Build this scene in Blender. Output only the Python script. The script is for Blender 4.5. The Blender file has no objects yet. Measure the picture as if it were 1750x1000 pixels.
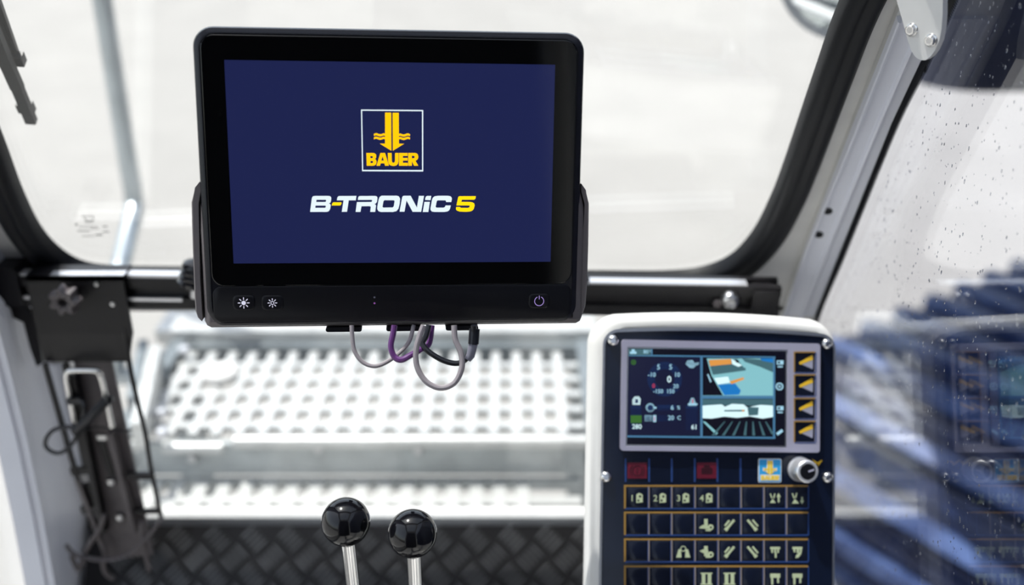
import bpy, bmesh, math, random
from mathutils import Vector, Matrix
from mathutils.geometry import tessellate_polygon
random.seed(7)
sc = bpy.context.scene
C = sc.collection
V = Vector

# ------------------------------------------------------------------ camera, sky, sun, exposure
PITCH = math.radians(25.0)
CAM = V((0, 0, 1.25))
FPX, CX, CY = 1750.0, 875.0, 500.0
cd = bpy.data.cameras.new('camera'); cam = bpy.data.objects.new('camera', cd); C.objects.link(cam)
cam.location = CAM; cam.rotation_euler = (math.radians(90) - PITCH, 0, 0)
cd.sensor_fit = 'HORIZONTAL'; cd.sensor_width = 36.0; cd.lens = 36.0
cd.clip_start = 0.01; cd.clip_end = 200
cd.dof.use_dof = True; cd.dof.focus_distance = 0.865; cd.dof.aperture_fstop = 2.4
sc.camera = cam
sc.view_settings.view_transform = 'Standard'; sc.view_settings.look = 'None'
sc.view_settings.gamma = 1.0; sc.view_settings.use_curve_mapping = False
sc.view_settings.exposure = 0.30
sc.cycles.use_denoising = True
sc.cycles.max_bounces = 12; sc.cycles.transparent_max_bounces = 24
sc.cycles.sample_clamp_indirect = 6.0
SUN_DIR = V((-0.29, 0.20, 0.93)).normalized()
w = bpy.data.worlds.new('sky'); sc.world = w; w.use_nodes = True
nt = w.node_tree; nt.nodes.clear()
sky = nt.nodes.new('ShaderNodeTexSky'); sky.sky_type = 'NISHITA'; sky.sun_disc = False
sky.sun_elevation = math.asin(SUN_DIR.z); sky.sun_rotation = math.atan2(SUN_DIR.x, SUN_DIR.y)
sky.air_density = 1.0; sky.dust_density = 1.6; sky.ozone_density = 1.0
bg = nt.nodes.new('ShaderNodeBackground'); bg.inputs['Strength'].default_value = 0.24
wo = nt.nodes.new('ShaderNodeOutputWorld')
hz = nt.nodes.new('ShaderNodeHueSaturation'); hz.inputs['Saturation'].default_value = 0.45   # hazy, pale summer sky
nt.links.new(sky.outputs[0], hz.inputs['Color']); nt.links.new(hz.outputs[0], bg.inputs[0]); nt.links.new(bg.outputs[0], wo.inputs[0])
sl = bpy.data.lights.new('sun', 'SUN'); sl.energy = 5.0; sl.angle = math.radians(0.6); sl.color = (1.0, 0.965, 0.92)
sun = bpy.data.objects.new('sun', sl); C.objects.link(sun)
sun.location = (-1, 1, 6); sun.rotation_euler = SUN_DIR.to_track_quat('Z', 'Y').to_euler()

# ------------------------------------------------------------------ measuring helpers (photo measurements -> metres on real planes)
_c, _s = math.cos(PITCH), math.sin(PITCH)
def ray(px, py):
    u = (px - CX) / FPX; v = (py - CY) / FPX
    return V((u, _c - v * _s, -_s - v * _c))
def at(px, py, D): return CAM + ray(px, py) * D
def on(px, py, P, n):
    r = ray(px, py); n = V(n)
    return CAM + r * ((V(P) - CAM).dot(n) / r.dot(n))
def on_x(px, py, X): return on(px, py, (X, 0, 0), (1, 0, 0))
def on_y(px, py, Y): return on(px, py, (0, Y, 0), (0, 1, 0))
def on_z(px, py, Z): return on(px, py, (0, 0, Z), (0, 0, 1))
class Frame:
    def __init__(s, O, ex, ey):
        s.O = V(O); s.x = V(ex).normalized(); s.n = s.x.cross(V(ey)).normalized(); s.y = s.n.cross(s.x)
    def M(s):
        m = Matrix.Identity(4)
        for i, a in enumerate((s.x, s.y, s.n)):
            for j in range(3): m[j][i] = a[j]
        m.translation = s.O
        return m
    def loc(s, px, py, z=0.0):
        d = on(px, py, s.O + s.n * z, s.n) - s.O
        return (d.dot(s.x), d.dot(s.y))
    def w(s, x, y, z=0): return s.O + s.x * x + s.y * y + s.n * z
    def L(s, p):
        d = V(p) - s.O
        return V((d.dot(s.x), d.dot(s.y), d.dot(s.n)))

# ------------------------------------------------------------------ materials
def srgb(r, g, b):
    f = lambda c: (c / 255) / 12.92 if c / 255 <= 0.04045 else ((c / 255 + 0.055) / 1.055) ** 2.4
    return (f(r), f(g), f(b))
MATS = {}
def mat(name, col, rough=0.5, metal=0.0, spec=0.5, var=0.12, scale=40.0, bump=0.0, bscale=200.0, coat=0.0, emit=None, estr=0.0, col2=None, detail=3.0):
    m = bpy.data.materials.new(name); m.use_nodes = True
    n = m.node_tree; b = n.nodes['Principled BSDF']
    b.inputs['Roughness'].default_value = rough; b.inputs['Metallic'].default_value = metal
    b.inputs['Specular IOR Level'].default_value = spec
    if coat: b.inputs['Coat Weight'].default_value = coat; b.inputs['Coat Roughness'].default_value = 0.03
    tc = n.nodes.new('ShaderNodeTexCoord')
    no = n.nodes.new('ShaderNodeTexNoise'); no.inputs['Scale'].default_value = scale; no.inputs['Detail'].default_value = detail
    n.links.new(tc.outputs['Object'], no.inputs['Vector'])
    rp = n.nodes.new('ShaderNodeValToRGB')
    c2 = col2 or tuple(max(0, c * (1 - var)) for c in col)
    rp.color_ramp.elements[0].position = 0.3; rp.color_ramp.elements[1].position = 0.7
    rp.color_ramp.elements[0].color = (*c2, 1); rp.color_ramp.elements[1].color = (*col, 1)
    n.links.new(no.outputs['Fac'], rp.inputs[0]); n.links.new(rp.outputs[0], b.inputs['Base Color'])
    if bump:
        n2 = n.nodes.new('ShaderNodeTexNoise'); n2.inputs['Scale'].default_value = bscale
        n.links.new(tc.outputs['Object'], n2.inputs['Vector'])
        bp = n.nodes.new('ShaderNodeBump'); bp.inputs['Strength'].default_value = bump; bp.inputs['Distance'].default_value = 0.001
        n.links.new(n2.outputs['Fac'], bp.inputs['Height']); n.links.new(bp.outputs[0], b.inputs['Normal'])
    if emit:
        b.inputs['Emission Color'].default_value = (*emit, 1); b.inputs['Emission Strength'].default_value = estr
    MATS[name] = m
    return m
def lit(name, r, g, b, s=1.0, rough=0.12):
    return mat(name, (0.004, 0.004, 0.005), rough=rough, spec=0.3, emit=srgb(r, g, b), estr=s)
def glass(name, tint=(0.97, 0.98, 0.98), f0=0.07):
    m = bpy.data.materials.new(name); m.use_nodes = True
    n = m.node_tree; n.nodes.clear()
    ge = n.nodes.new('ShaderNodeNewGeometry'); dp = n.nodes.new('ShaderNodeVectorMath'); dp.operation = 'DOT_PRODUCT'
    n.links.new(ge.outputs['Normal'], dp.inputs[0]); n.links.new(ge.outputs['Incoming'], dp.inputs[1])
    def mth(op, a, b=None):
        q = n.nodes.new('ShaderNodeMath'); q.operation = op
        for i, v in enumerate((a, b)):
            if v is None: continue
            if isinstance(v, (int, float)): q.inputs[i].default_value = v
            else: n.links.new(v, q.inputs[i])
        return q.outputs[0]
    k = mth('POWER', mth('SUBTRACT', 1.0, mth('ABSOLUTE', dp.outputs['Value'])), 5.0)
    fac = mth('ADD', mth('MULTIPLY', k, 1 - f0), f0)
    tr = n.nodes.new('ShaderNodeBsdfTransparent'); tr.inputs[0].default_value = (*tint, 1)
    gl = n.nodes.new('ShaderNodeBsdfGlossy'); gl.inputs['Roughness'].default_value = 0.0
    mx = n.nodes.new('ShaderNodeMixShader'); out = n.nodes.new('ShaderNodeOutputMaterial')
    n.links.new(fac, mx.inputs[0]); n.links.new(tr.outputs[0], mx.inputs[1]); n.links.new(gl.outputs[0], mx.inputs[2])
    n.links.new(mx.outputs[0], out.inputs[0])
    MATS[name] = m
    return m
mat('concrete', (0.345, 0.332, 0.316), rough=0.95, spec=0.1, col2=(0.308, 0.297, 0.283), scale=1.3, bump=0.3, bscale=30, detail=6)
mat('white_paint', (0.78, 0.77, 0.75), rough=0.4, var=0.04)
mat('pillar_grey', (0.82, 0.83, 0.90), rough=0.42, var=0.04, scale=12)
mat('wall_cream', (0.74, 0.73, 0.71), rough=0.6, var=0.1, scale=25, bump=0.15, bscale=60)
mat('roof_white', (0.70, 0.70, 0.69), rough=0.7, var=0.05)
mat('floor_bounce', (0.62, 0.61, 0.60), rough=0.8, var=0.1, bump=0.2, bscale=120)  # unseen floor kept pale to bounce sunlight up into the cab
mat('display_case', (0.006, 0.006, 0.011), rough=0.26, spec=0.5, var=0.05)
mat('liner', (0.02, 0.02, 0.022), rough=0.8, var=0.2, scale=15)
mat('rubber', (0.006, 0.007, 0.010), rough=0.5, spec=0.3, var=0.2, bump=0.1)
mat('black_plastic', (0.004, 0.004, 0.007), rough=0.42, spec=0.28, var=0.1, bump=0.05, bscale=900)
mat('gunmetal', (0.12, 0.103, 0.106), rough=0.5, var=0.15, bump=0.08, bscale=1500)
mat('black_glass', (0.0015, 0.0015, 0.002), rough=0.06, spec=0.4, var=0.0)
mat('panel_black', (0.004, 0.008, 0.024), rough=0.10, spec=0.5, var=0.3, scale=12)
mat('bezel_lavender', (0.42, 0.41, 0.53), rough=0.38, metal=0.2, var=0.05)
mat('black_steel', (0.009, 0.008, 0.010), rough=0.42, spec=0.4, var=0.35, scale=30, bump=0.1, bscale=250)
mat('chrome', (0.80, 0.79, 0.78), rough=0.13, metal=1.0, var=0.03)
mat('steel', (0.62, 0.62, 0.63), rough=0.28, metal=1.0, var=0.1)
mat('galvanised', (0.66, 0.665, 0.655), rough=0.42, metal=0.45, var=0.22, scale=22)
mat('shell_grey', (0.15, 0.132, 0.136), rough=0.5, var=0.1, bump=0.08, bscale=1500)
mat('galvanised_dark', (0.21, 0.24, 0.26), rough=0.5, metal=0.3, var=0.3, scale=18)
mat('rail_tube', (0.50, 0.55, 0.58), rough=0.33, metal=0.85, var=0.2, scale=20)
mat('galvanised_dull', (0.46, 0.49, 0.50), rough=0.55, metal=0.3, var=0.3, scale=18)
mat('aluminium', (0.80, 0.80, 0.83), rough=0.35, metal=0.75, var=0.05)
mat('checker_steel', (0.035, 0.033, 0.034), rough=0.42, metal=0.55, var=0.4, scale=14, bump=0.2, bscale=160)
mat('tread_steel', (0.25, 0.25, 0.255), rough=0.36, metal=0.7, var=0.4, scale=20)
mat('ball_black', (0.0035, 0.0035, 0.005), rough=0.09, spec=0.5, var=0.0)
mat('machine_blue', (0.008, 0.013, 0.040), rough=0.45, var=0.3, scale=4)
mat('track_blue', (0.006, 0.020, 0.085), rough=0.5, col2=(0.003, 0.008, 0.035), scale=9)
mat('track_worn', (0.13, 0.20, 0.42), rough=0.5, col2=(0.010, 0.026, 0.105), scale=7, detail=6)
mat('cable_grey', (0.30, 0.27, 0.29), rough=0.4, var=0.1)
mat('cable_purple', (0.12, 0.035, 0.17), rough=0.35, var=0.1)
mat('cable_black', (0.007, 0.008, 0.013), rough=0.35, var=0.1)
mat('connector_grey', (0.22, 0.22, 0.28), rough=0.4, var=0.1)
mat('stamp_grey', (0.24, 0.24, 0.23), rough=0.8)
mat('key_navy', (0.0045, 0.0075, 0.020), rough=0.16, spec=0.5, var=0.2, scale=10)
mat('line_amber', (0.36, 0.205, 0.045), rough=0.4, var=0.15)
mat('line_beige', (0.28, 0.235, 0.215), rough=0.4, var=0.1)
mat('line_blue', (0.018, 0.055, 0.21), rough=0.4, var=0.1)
mat('icon_green', (0.56, 0.64, 0.40), rough=0.5, var=0.1)
mat('red_dark', (0.13, 0.006, 0.022), rough=0.3, var=0.1)
mat('red_darker', (0.035, 0.003, 0.009), rough=0.3, var=0.1)
mat('badge_blue', (0.03, 0.36, 0.75), rough=0.35, var=0.05)
mat('badge_yellow', (0.9, 0.62, 0.03), rough=0.4, var=0.03)
mat('badge_white', (0.8, 0.82, 0.84), rough=0.4, var=0.03)
mat('print_yellow', (0.85, 0.52, 0.02), rough=0.5, var=0.03)
mat('print_lavender', (0.36, 0.36, 0.46), rough=0.5, var=0.03)
mat('mirror_shell', (0.30, 0.31, 0.32), rough=0.5, var=0.1)
mat('mirror_face', (0.75, 0.78, 0.8), rough=0.03, metal=1.0, var=0.0)
lit('screen_navy', 27, 33, 74, 0.88, 0.07)
lit('print_gold', 255, 192, 4, 1.0)
lit('print_gold_bright', 255, 214, 8, 1.0)
lit('print_ice', 214, 228, 236, 1.0)
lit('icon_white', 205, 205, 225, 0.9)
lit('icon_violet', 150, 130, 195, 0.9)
lit('led_violet', 150, 90, 170, 0.6)
lit('ui_dark', 17, 20, 46, 1.0)
lit('ui_black', 8, 9, 22, 1.0)
lit('ui_line', 66, 112, 146, 1.0)
lit('ui_panel', 24, 42, 80, 1.0)
lit('ui_text', 150, 195, 215, 1.0)
lit('ui_white', 205, 235, 240, 1.0)
lit('ui_green', 52, 98, 40, 1.0)
lit('ui_red', 190, 60, 90, 1.0)
lit('ui_teal', 122, 178, 186, 1.0)
lit('ui_tealdark', 62, 96, 104, 1.0)
lit('ui_orange', 205, 140, 66, 1.0)
lit('ui_blue', 26, 110, 180, 1.0)
glass('windscreen_glass', (0.96, 0.975, 0.97), 0.045)
glass('side_glass', (0.95, 0.965, 0.985), 0.055)
wd = bpy.data.materials.new('water'); wd.use_nodes = True
wb = wd.node_tree.nodes['Principled BSDF']; wb.inputs['Roughness'].default_value = 0.02; wb.inputs['IOR'].default_value = 1.33
wb.inputs['Transmission Weight'].default_value = 1.0; MATS['water'] = wd

# ------------------------------------------------------------------ mesh builder
def rrect(w, h, r, n=6, cx=0, cy=0):
    r = max(1e-5, min(r, w / 2 - 1e-6, h / 2 - 1e-6)); out = []
    for sx, sy, a0 in ((1, 1, 0), (-1, 1, 90), (-1, -1, 180), (1, -1, 270)):
        for i in range(n + 1):
            a = math.radians(a0 + 90 * i / n)
            out.append((cx + sx * (w / 2 - r) + r * math.cos(a), cy + sy * (h / 2 - r) + r * math.sin(a)))
    return out
def circ(r, n=24, cx=0, cy=0): return [(cx + r * math.cos(2 * math.pi * i / n), cy + r * math.sin(2 * math.pi * i / n)) for i in range(n)]
def area2(p): return sum(p[i][0] * p[(i + 1) % len(p)][1] - p[(i + 1) % len(p)][0] * p[i][1] for i in range(len(p)))
def ccw(p): return list(p) if area2(p) > 0 else list(reversed(p))
def spline(pts, n=8, closed=False):
    P = [V(p) for p in pts]; N = len(P); out = []
    for i in range(N if closed else N - 1):
        g = lambda k: P[k % N] if closed else P[max(0, min(N - 1, k))]
        p0, p1, p2, p3 = g(i - 1), g(i), g(i + 1), g(i + 2)
        for j in range(n):
            t = j / n
            out.append(0.5 * ((2 * p1) + (p2 - p0) * t + (2 * p0 - 5 * p1 + 4 * p2 - p3) * t * t + (3 * p1 - p0 - 3 * p2 + p3) * t ** 3))
    if not closed: out.append(P[-1].copy())
    return out
class MB:
    def __init__(s): s.v = []; s.f = []; s.mi = []; s.cur = 0
    def mark(s, i): s.cur = i; return s
    def add(s, vs, fs, M=None):
        o = len(s.v)
        s.v += [tuple(M @ V(p)) if M else tuple(p) for p in vs]
        s.f += [tuple(o + i for i in f) for f in fs]; s.mi += [s.cur] * len(fs)
        return s
    def box(s, c, d, M=None):
        x, y, z = (a / 2 for a in d)
        vs = [(c[0] + i * x, c[1] + j * y, c[2] + k * z) for i in (-1, 1) for j in (-1, 1) for k in (-1, 1)]
        return s.add(vs, [(0, 1, 3, 2), (4, 6, 7, 5), (0, 4, 5, 1), (2, 3, 7, 6), (0, 2, 6, 4), (1, 5, 7, 3)], M)
    def rings(s, rs, cap0=True, cap1=True, closed=False, M=None):
        n = len(rs[0]); vs = [p for r in rs for p in r]; fs = []
        m = len(rs)
        for i in range(m if closed else m - 1):
            a = i * n; b = ((i + 1) % m) * n
            for j in range(n):
                k = (j + 1) % n
                fs.append((a + j, a + k, b + k, b + j))
        if not closed:
            if cap0: fs.append(tuple(reversed(range(n))))
            if cap1: fs.append(tuple(range((m - 1) * n, m * n)))
        return s.add(vs, fs, M)
    def prism(s, polys, z0, z1, M=None, bottom=True):
        """polys: outer contour then holes, 2-D"""
        polys = [ccw(polys[0])] + [list(reversed(ccw(h))) for h in polys[1:]]
        flat = [p for q in polys for p in q]; n = len(flat)
        tri = tessellate_polygon([[V((p[0], p[1], 0)) for p in q] for q in polys])
        vs = [(p[0], p[1], z0) for p in flat] + [(p[0], p[1], z1) for p in flat]; fs = []
        for t in tri:
            a, b, c = (flat[i] for i in t)
            if (b[0] - a[0]) * (c[1] - a[1]) - (b[1] - a[1]) * (c[0] - a[0]) < 0: t = (t[0], t[2], t[1])
            fs.append(tuple(n + i for i in t))
            if bottom: fs.append((t[2], t[1], t[0]))
        o = 0
        for q in polys:
            m = len(q)
            for i in range(m):
                j = (i + 1) % m
                fs.append((o + i, o + j, n + o + j, n + o + i))
            o += m
        return s.add(vs, fs, M)
    def pillow(s, cont, levels, M=None, cap0=True):
        """cont(inset)->contour ; levels [(inset,z)...]"""
        return s.rings([[(p[0], p[1], z) for p in cont(i)] for i, z in levels], cap0=cap0, M=M)
    def tube(s, path, r, n=10, M=None, closed=False, flat=1.0):
        P = [V(p) for p in path]; rs = []; N = len(P); up = None
        for i, p in enumerate(P):
            if closed: t = (P[(i + 1) % N] - P[i - 1]).normalized()
            else: t = (P[min(N - 1, i + 1)] - P[max(0, i - 1)]).normalized()
            if up is None:
                a = V((0, 0, 1)) if abs(t.z) < 0.9 else V((0, 1, 0))
                up = (a - t * a.dot(t)).normalized()
            else: up = (up - t * up.dot(t)).normalized()
            b = t.cross(up); rr = r[i] if isinstance(r, (list, tuple)) else r
            rs.append([tuple(p + up * (math.cos(2 * math.pi * k / n) * rr) + b * (math.sin(2 * math.pi * k / n) * rr * flat)) for k in range(n)])
        return s.rings(rs, closed=closed, M=M)
    def bar(s, a, b, wx, wy, up=(0, 0, 1)):
        a, b, up = V(a), V(b), V(up); t = (b - a).normalized()
        if abs(t.dot(up)) > 0.98: up = V((0, 1, 0))
        u = (up - t * up.dot(t)).normalized(); q = t.cross(u)
        return s.rings([[tuple(p + q * (i * wx / 2) + u * (j * wy / 2)) for i, j in ((-1, -1), (1, -1), (1, 1), (-1, 1))] for p in (a, b)])
    def lathe(s, prof, n=32, M=None):
        """prof [(r,z)...] around z"""
        rs = [[(max(r, 1e-5) * math.cos(2 * math.pi * k / n), max(r, 1e-5) * math.sin(2 * math.pi * k / n), z) for k in range(n)] for r, z in prof]
        return s.rings(rs, M=M)
    def build(s, name, mats, parent=None, ang=35, world=False):
        me = bpy.data.meshes.new(name); me.from_pydata(s.v, [], s.f)
        if isinstance(mats, str): mats = [mats]
        for m in mats: me.materials.append(MATS[m])
        me.polygons.foreach_set('material_index', s.mi)
        me.polygons.foreach_set('use_smooth', [True] * len(s.f))
        me.update(); b_ = bmesh.new(); b_.from_mesh(me); bmesh.ops.recalc_face_normals(b_, faces=b_.faces); b_.to_mesh(me); b_.free()
        me.set_sharp_from_angle(angle=math.radians(ang))
        o = bpy.data.objects.new(name, me); C.objects.link(o)
        if parent is not None:
            o.parent = parent
            if world: o.matrix_parent_inverse = root_matrix(parent).inverted()
        return o
def root_matrix(o):
    m = o.matrix_basis.copy()
    while o.parent: m = o.parent.matrix_basis @ m; o = o.parent
    return m
def align(p, d, roll=None):
    """matrix with z along d at p"""
    q = V(d).to_track_quat('Z', 'Y').to_matrix().to_4x4(); q.translation = V(p); return q
def tag(o, label, cat, group=None, kind=None):
    if label: o['label'] = label
    if cat: o['category'] = cat
    if group: o['group'] = group
    if kind: o['kind'] = kind
    return o
def thing(name, label, cat, M=None, group=None):
    o = bpy.data.objects.new(name, None); C.objects.link(o); o.empty_display_size = 0.02
    if M is not None: o.matrix_basis = M if isinstance(M, Matrix) else Matrix.Translation(V(M))
    return tag(o, label, cat, group)
def struct(o, label=None):
    o['kind'] = 'structure'
    if label: o['label'] = label
    return o
def text_mesh(txt, size, bold=0.0):
    cu = bpy.data.curves.new('glyphs', 'FONT'); cu.body = txt; cu.size = size; cu.align_x = 'CENTER'; cu.align_y = 'CENTER'
    cu.offset = bold; cu.resolution_u = 2; cu.fill_mode = 'FRONT'
    o = bpy.data.objects.new('glyphs', cu); C.objects.link(o)
    dg = bpy.context.evaluated_depsgraph_get(); me = bpy.data.meshes.new_from_object(o.evaluated_get(dg))
    vs = [tuple(v.co) for v in me.vertices]; fs = [tuple(p.vertices) for p in me.polygons]
    bpy.data.objects.remove(o); bpy.data.curves.remove(cu); bpy.data.meshes.remove(me)
    return vs, fs
# all printed numbers are made first, while the scene is still light
TXT = {t: text_mesh(t, 1.0, 0.012) for t in ('1', '2', '3', '4', '5', '10', '-10', '0', '6', '%', '20', 'C', '61', '280', '150', '-150', '80', '°C')}

# ------------------------------------------------------------------ cab planes
WP, WN = V((0, 0.895, 1.109)), V((0, 1.0, 0.60)).normalized()      # raked windscreen plane
WF = Frame(WP, (1, 0, 0), V((0, -0.60, 1.0)))                        # x right, y up along the glass, n towards the operator
YL = 1.145                                                           # lower front pane plane
XR, XL = 0.368, -0.605                                                # side glass planes
ZC = 1.75
def w_y(z): return 0.895 - 0.60 * (z - 1.109)

# ------------------------------------------------------------------ ground
g = MB(); N = 24
for i in range(N):
    for j in range(N):
        x0, x1 = -24 + 48 * i / N, -24 + 48 * (i + 1) / N; y0, y1 = -12 + 48 * j / N, -12 + 48 * (j + 1) / N
        o = len(g.v); g.v += [(x0, y0, -1.5), (x1, y0, -1.5), (x1, y1, -1.5), (x0, y1, -1.5)]; g.f.append((o, o + 1, o + 2, o + 3)); g.mi.append(0)
struct(g.build('ground', 'concrete'), 'pale sunlit concrete yard around the machine')

# ------------------------------------------------------------------ cab shell
SEAL = [(-25, 255), (8, 338), (42, 402), (82, 444), (130, 470), (190, 480), (300, 482), (600, 485), (1010, 489), (1140, 489), (1212, 480), (1268, 456), (1311, 412),
        (1344, 352), (1371, 286), (1424, 139), (1474, 9), ]
SEAL_L = [(-120, 10), (-70, 145)]
rr0, ll0 = WF.loc(*SEAL[-1]), WF.loc(*SEAL_L[0])
xr_, xl_, ytop = XR - 0.055, XL + 0.045, 0.585
SEAL_T = [((rr0[0] + xr_) / 2 + 0.008, rr0[1] + 0.13), (xr_, 0.40), (xr_, 0.50), (xr_ - 0.03, 0.565), (xr_ - 0.11, ytop), (-0.10, ytop), (xl_ + 0.11, ytop), (xl_ + 0.03, 0.565), (xl_, 0.50), (xl_, 0.35), ((ll0[0] + xl_) / 2 - 0.006, (ll0[1] + 0.35) / 2)]
seal_c = [V((*WF.loc(*p), 0)) for p in SEAL] + [V((*p, 0)) for p in SEAL_T] + [V((*WF.loc(*p), 0)) for p in SEAL_L]
seal_path = spline(seal_c, 6, closed=True)
inner = []; 
def offset(path, d):
    out = []; N = len(path); sgn = 1 if area2([(p.x, p.y) for p in path]) > 0 else -1
    for i in range(N):
        t = (path[(i + 1) % N] - path[i - 1]).normalized()
        out.append(path[i] + V((t.y, -t.x, 0)) * d * sgn)
    return out
xa, xb = XL, XR - 0.03
yt = WF.L((0, w_y(ZC), ZC)).y; yb = WF.L((0, w_y(0.70), 0.70)).y
wf = MB()
hole = [(p.x, p.y) for p in offset(seal_path, 0.002)]
wf.prism([[(xa, yb), (XR - 0.002, yb), (XR - 0.002, yt), (xa, yt)], hole], -0.022, 0.0, WF.M())
# strip behind the rail, and the frame of the lower pane
zs = 0.3745
wf.box(((xa + XR) / 2, YL + 0.012, 0.703), (XR - xa, 0.024, 0.025))
wf.box(((xa + XR) / 2, YL + 0.012, zs / 2 - 0.05), (XR - xa, 0.024, zs + 0.1))
wf.box((xa + 0.02, YL + 0.012, 0.53), (0.04, 0.024, 0.36)); wf.box((XR - 0.03, YL + 0.012, 0.53), (0.06, 0.024, 0.36))
struct(wf.build('wall_front', 'wall_cream'), 'pale grey front wall of the cab around the rounded windscreen')
w1 = struct(bpy.data.objects.new('window_1', None), 'rounded raked windscreen with thick black rubber seal'); C.objects.link(w1)
gp = MB(); gp.prism([[(p.x, p.y) for p in offset(seal_path, -0.006)]], -0.016, -0.010, WF.M()); gp.build('pane', 'windscreen_glass', w1)
prof = [(-0.0165, -0.012), (-0.0165, 0.004), (-0.013, 0.009), (-0.006, 0.012), (-0.003, 0.0105), (0.000, 0.0105), (0.003, 0.013), (0.010, 0.012), (0.0155, 0.006), (0.0155, 0.0015), (0.004, 0.0015)]
rs = []
for k in range(len(seal_path)): rs.append([])
for d, z in prof:
    for k, p in enumerate(offset(seal_path, d)): rs[k].append((p.x, p.y, z))
ms = MB(); ms.rings(rs, closed=True, M=WF.M()); ms.build('seal', 'rubber', w1, 50)
st = MB()
for x0, y0, x1, y1 in ((136, 381, 158, 382), (141, 384, 142.5, 389), (155.5, 384, 157, 389), (141, 391.5, 157, 392.5), (143, 388, 155, 389.5), (125, 394, 129, 397), (131, 398.6, 163, 399.6), (129, 405.6, 150, 407), (151, 402, 166, 403), (137, 414.6, 158, 415.6), (160, 412, 172, 414), (172, 398, 181, 399.6), (172, 407, 184, 408.6)):
    st.prism([[WF.loc(*q) for q in ((x0, y0), (x1, y0), (x1, y1), (x0, y1))]], -0.0098, -0.0095, WF.M())
st.build('glass_stamp', 'stamp_grey', w1)
w2 = struct(bpy.data.objects.new('window_2', None), 'clear lower front pane below the black rail'); C.objects.link(w2)
MB().box(((xa + XR) / 2, YL + 0.012, 0.533), (XR - xa - 0.10, 0.006, 0.325)).build('pane', 'windscreen_glass', w2)

# right side glass with rain on it
w3 = struct(bpy.data.objects.new('window_3', None), 'right side window speckled with raindrops and black dotted edge'); C.objects.link(w3)
Bp = [on_x(*p, XR) for p in ((1622, 0), (1574, 107), (1525, 210), (1441, 420), (1395, 535))]
top = V((XR, Bp[0].y - 0.573 * (1.66 - Bp[0].z), 1.66)); bot = V((XR, 1.13, 0.60)); bot2 = V((XR, 1.16, 0.40))
gl_poly = [(p.y, p.z) for p in ([top] + Bp + [bot, bot2])] + [(-0.35, 0.40), (-0.35, 1.66)]
MYZ = Matrix(((0, 0, 1, 0), (1, 0, 0, 0), (0, 1, 0, 0), (0, 0, 0, 1)))     # local x->world y, local y->world z, local z->world x
MB().prism([gl_poly], XR, XR + 0.005, MYZ).build('pane', 'side_glass', w3)
fr = MB(); edge = spline([(p.y, p.z, 0) for p in [top] + Bp + [bot, bot2]], 6)
band = [(p.x, p.y) for p in edge] + [(p.x - 0.0095, p.y - 0.005) for p in reversed(edge)]
fr.prism([band], XR - 0.0006, XR - 0.0001, MYZ)
acc = 0.0
for i in range(len(edge) - 1):
    a, b = edge[i], edge[i + 1]; L = (b - a).length; t = (b - a) / L; nn = V((-abs(t.y), -abs(t.x), 0))
    while acc < L:
        p = a + t * acc + V((-0.0095, -0.005, 0)); hw = t * 0.0009
        fr.prism([[tuple((p - hw).xy), tuple((p + hw).xy), tuple((p + hw * 0.15 + nn * 0.0048).xy), tuple((p - hw * 0.15 + nn * 0.0048).xy)]], XR - 0.0006, XR - 0.0002, MYZ)
        acc += 0.0023
    acc -= L
fr.build('ceramic_edge', 'rubber', w3)
dr = MB(); dome = [(1.0, 0.0), (0.86, 0.22), (0.5, 0.40), (0.0, 0.45)]
for k in range(3200):
    y, z = random.uniform(0.44, 1.10), random.uniform(0.56, 1.17)
    r = random.choice((0.00035, 0.0005, 0.0006, 0.0008, 0.0011)) * random.uniform(0.8, 1.2)
    yb_ = 0.885 - 0.573 * (z - 1.109)
    if y > yb_ - 0.02: continue
    el = random.uniform(1.0, 1.9); n = 7
    rs = [[(XR + 0.005 + h * r * 0.8, y + q * r * math.cos(2 * math.pi * i / n), z + q * r * el * math.sin(2 * math.pi * i / n)) for i in range(n)] for q, h in dome[:3]]
    dr.rings(rs)
o = dr.build('raindrops', 'water', w3, 60); o['kind'] = 'stuff'

# rear, left, roof, floor
wr = MB(); wr.prism([[(XL, 0), (XR, 0), (XR, ZC), (XL, ZC)]], 0.55, 0.58, Matrix(((1, 0, 0, 0), (0, 0, -1, 0), (0, 1, 0, 0), (0, 0, 0, 1))))
struct(wr.build('wall_rear', 'liner'))
wl = MB(); wl.box((XL - 0.015, 0.30, 0.14), (0.03, 1.70, 0.28)); wl.box((XL - 0.015, -0.45, 0.96), (0.03, 0.20, 1.36))
wl.box((XL - 0.015, 0.05, 1.69), (0.03, 1.2, 0.12)); struct(wl.build('wall_left', 'white_paint'))
wrr = MB(); wrr.box((XR + 0.017, 0.35, 0.195), (0.03, 1.78, 0.39)); wrr.box((XR + 0.017, -0.45, 0.96), (0.03, 0.20, 1.36)); wrr.box((XR + 0.017, 0.05, 1.70), (0.03, 1.2, 0.09))
struct(wrr.build('wall_right', 'white_paint'))
m = MB(); m.prism([[(XL - .03, -.57), (XR + .03, -.57), (XR + .03, 0.51), (XL - .03, 0.51)], [(XL + .06, -0.30), (XR - .06, -0.30), (XR - .06, 0.45), (XL + .06, 0.45)]], ZC, ZC + 0.04)
struct(m.build('ceiling', 'roof_white'))
w5 = struct(bpy.data.objects.new('window_5', None), 'unseen roof hatch window added to brighten the cab'); C.objects.link(w5)  # unseen hatch, added to let more daylight into the cab
MB().box(((XL + XR) / 2, 0.075, ZC + 0.02), (XR - XL - 0.12, 0.75, 0.006)).build('pane', 'windscreen_glass', w5)
w4 = struct(bpy.data.objects.new('window_4', None), 'left door window'); C.objects.link(w4)
MB().box((XL - 0.016, 0.30, 0.96), (0.006, 1.5, 1.36)).build('pane', 'windscreen_glass', w4)
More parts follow.
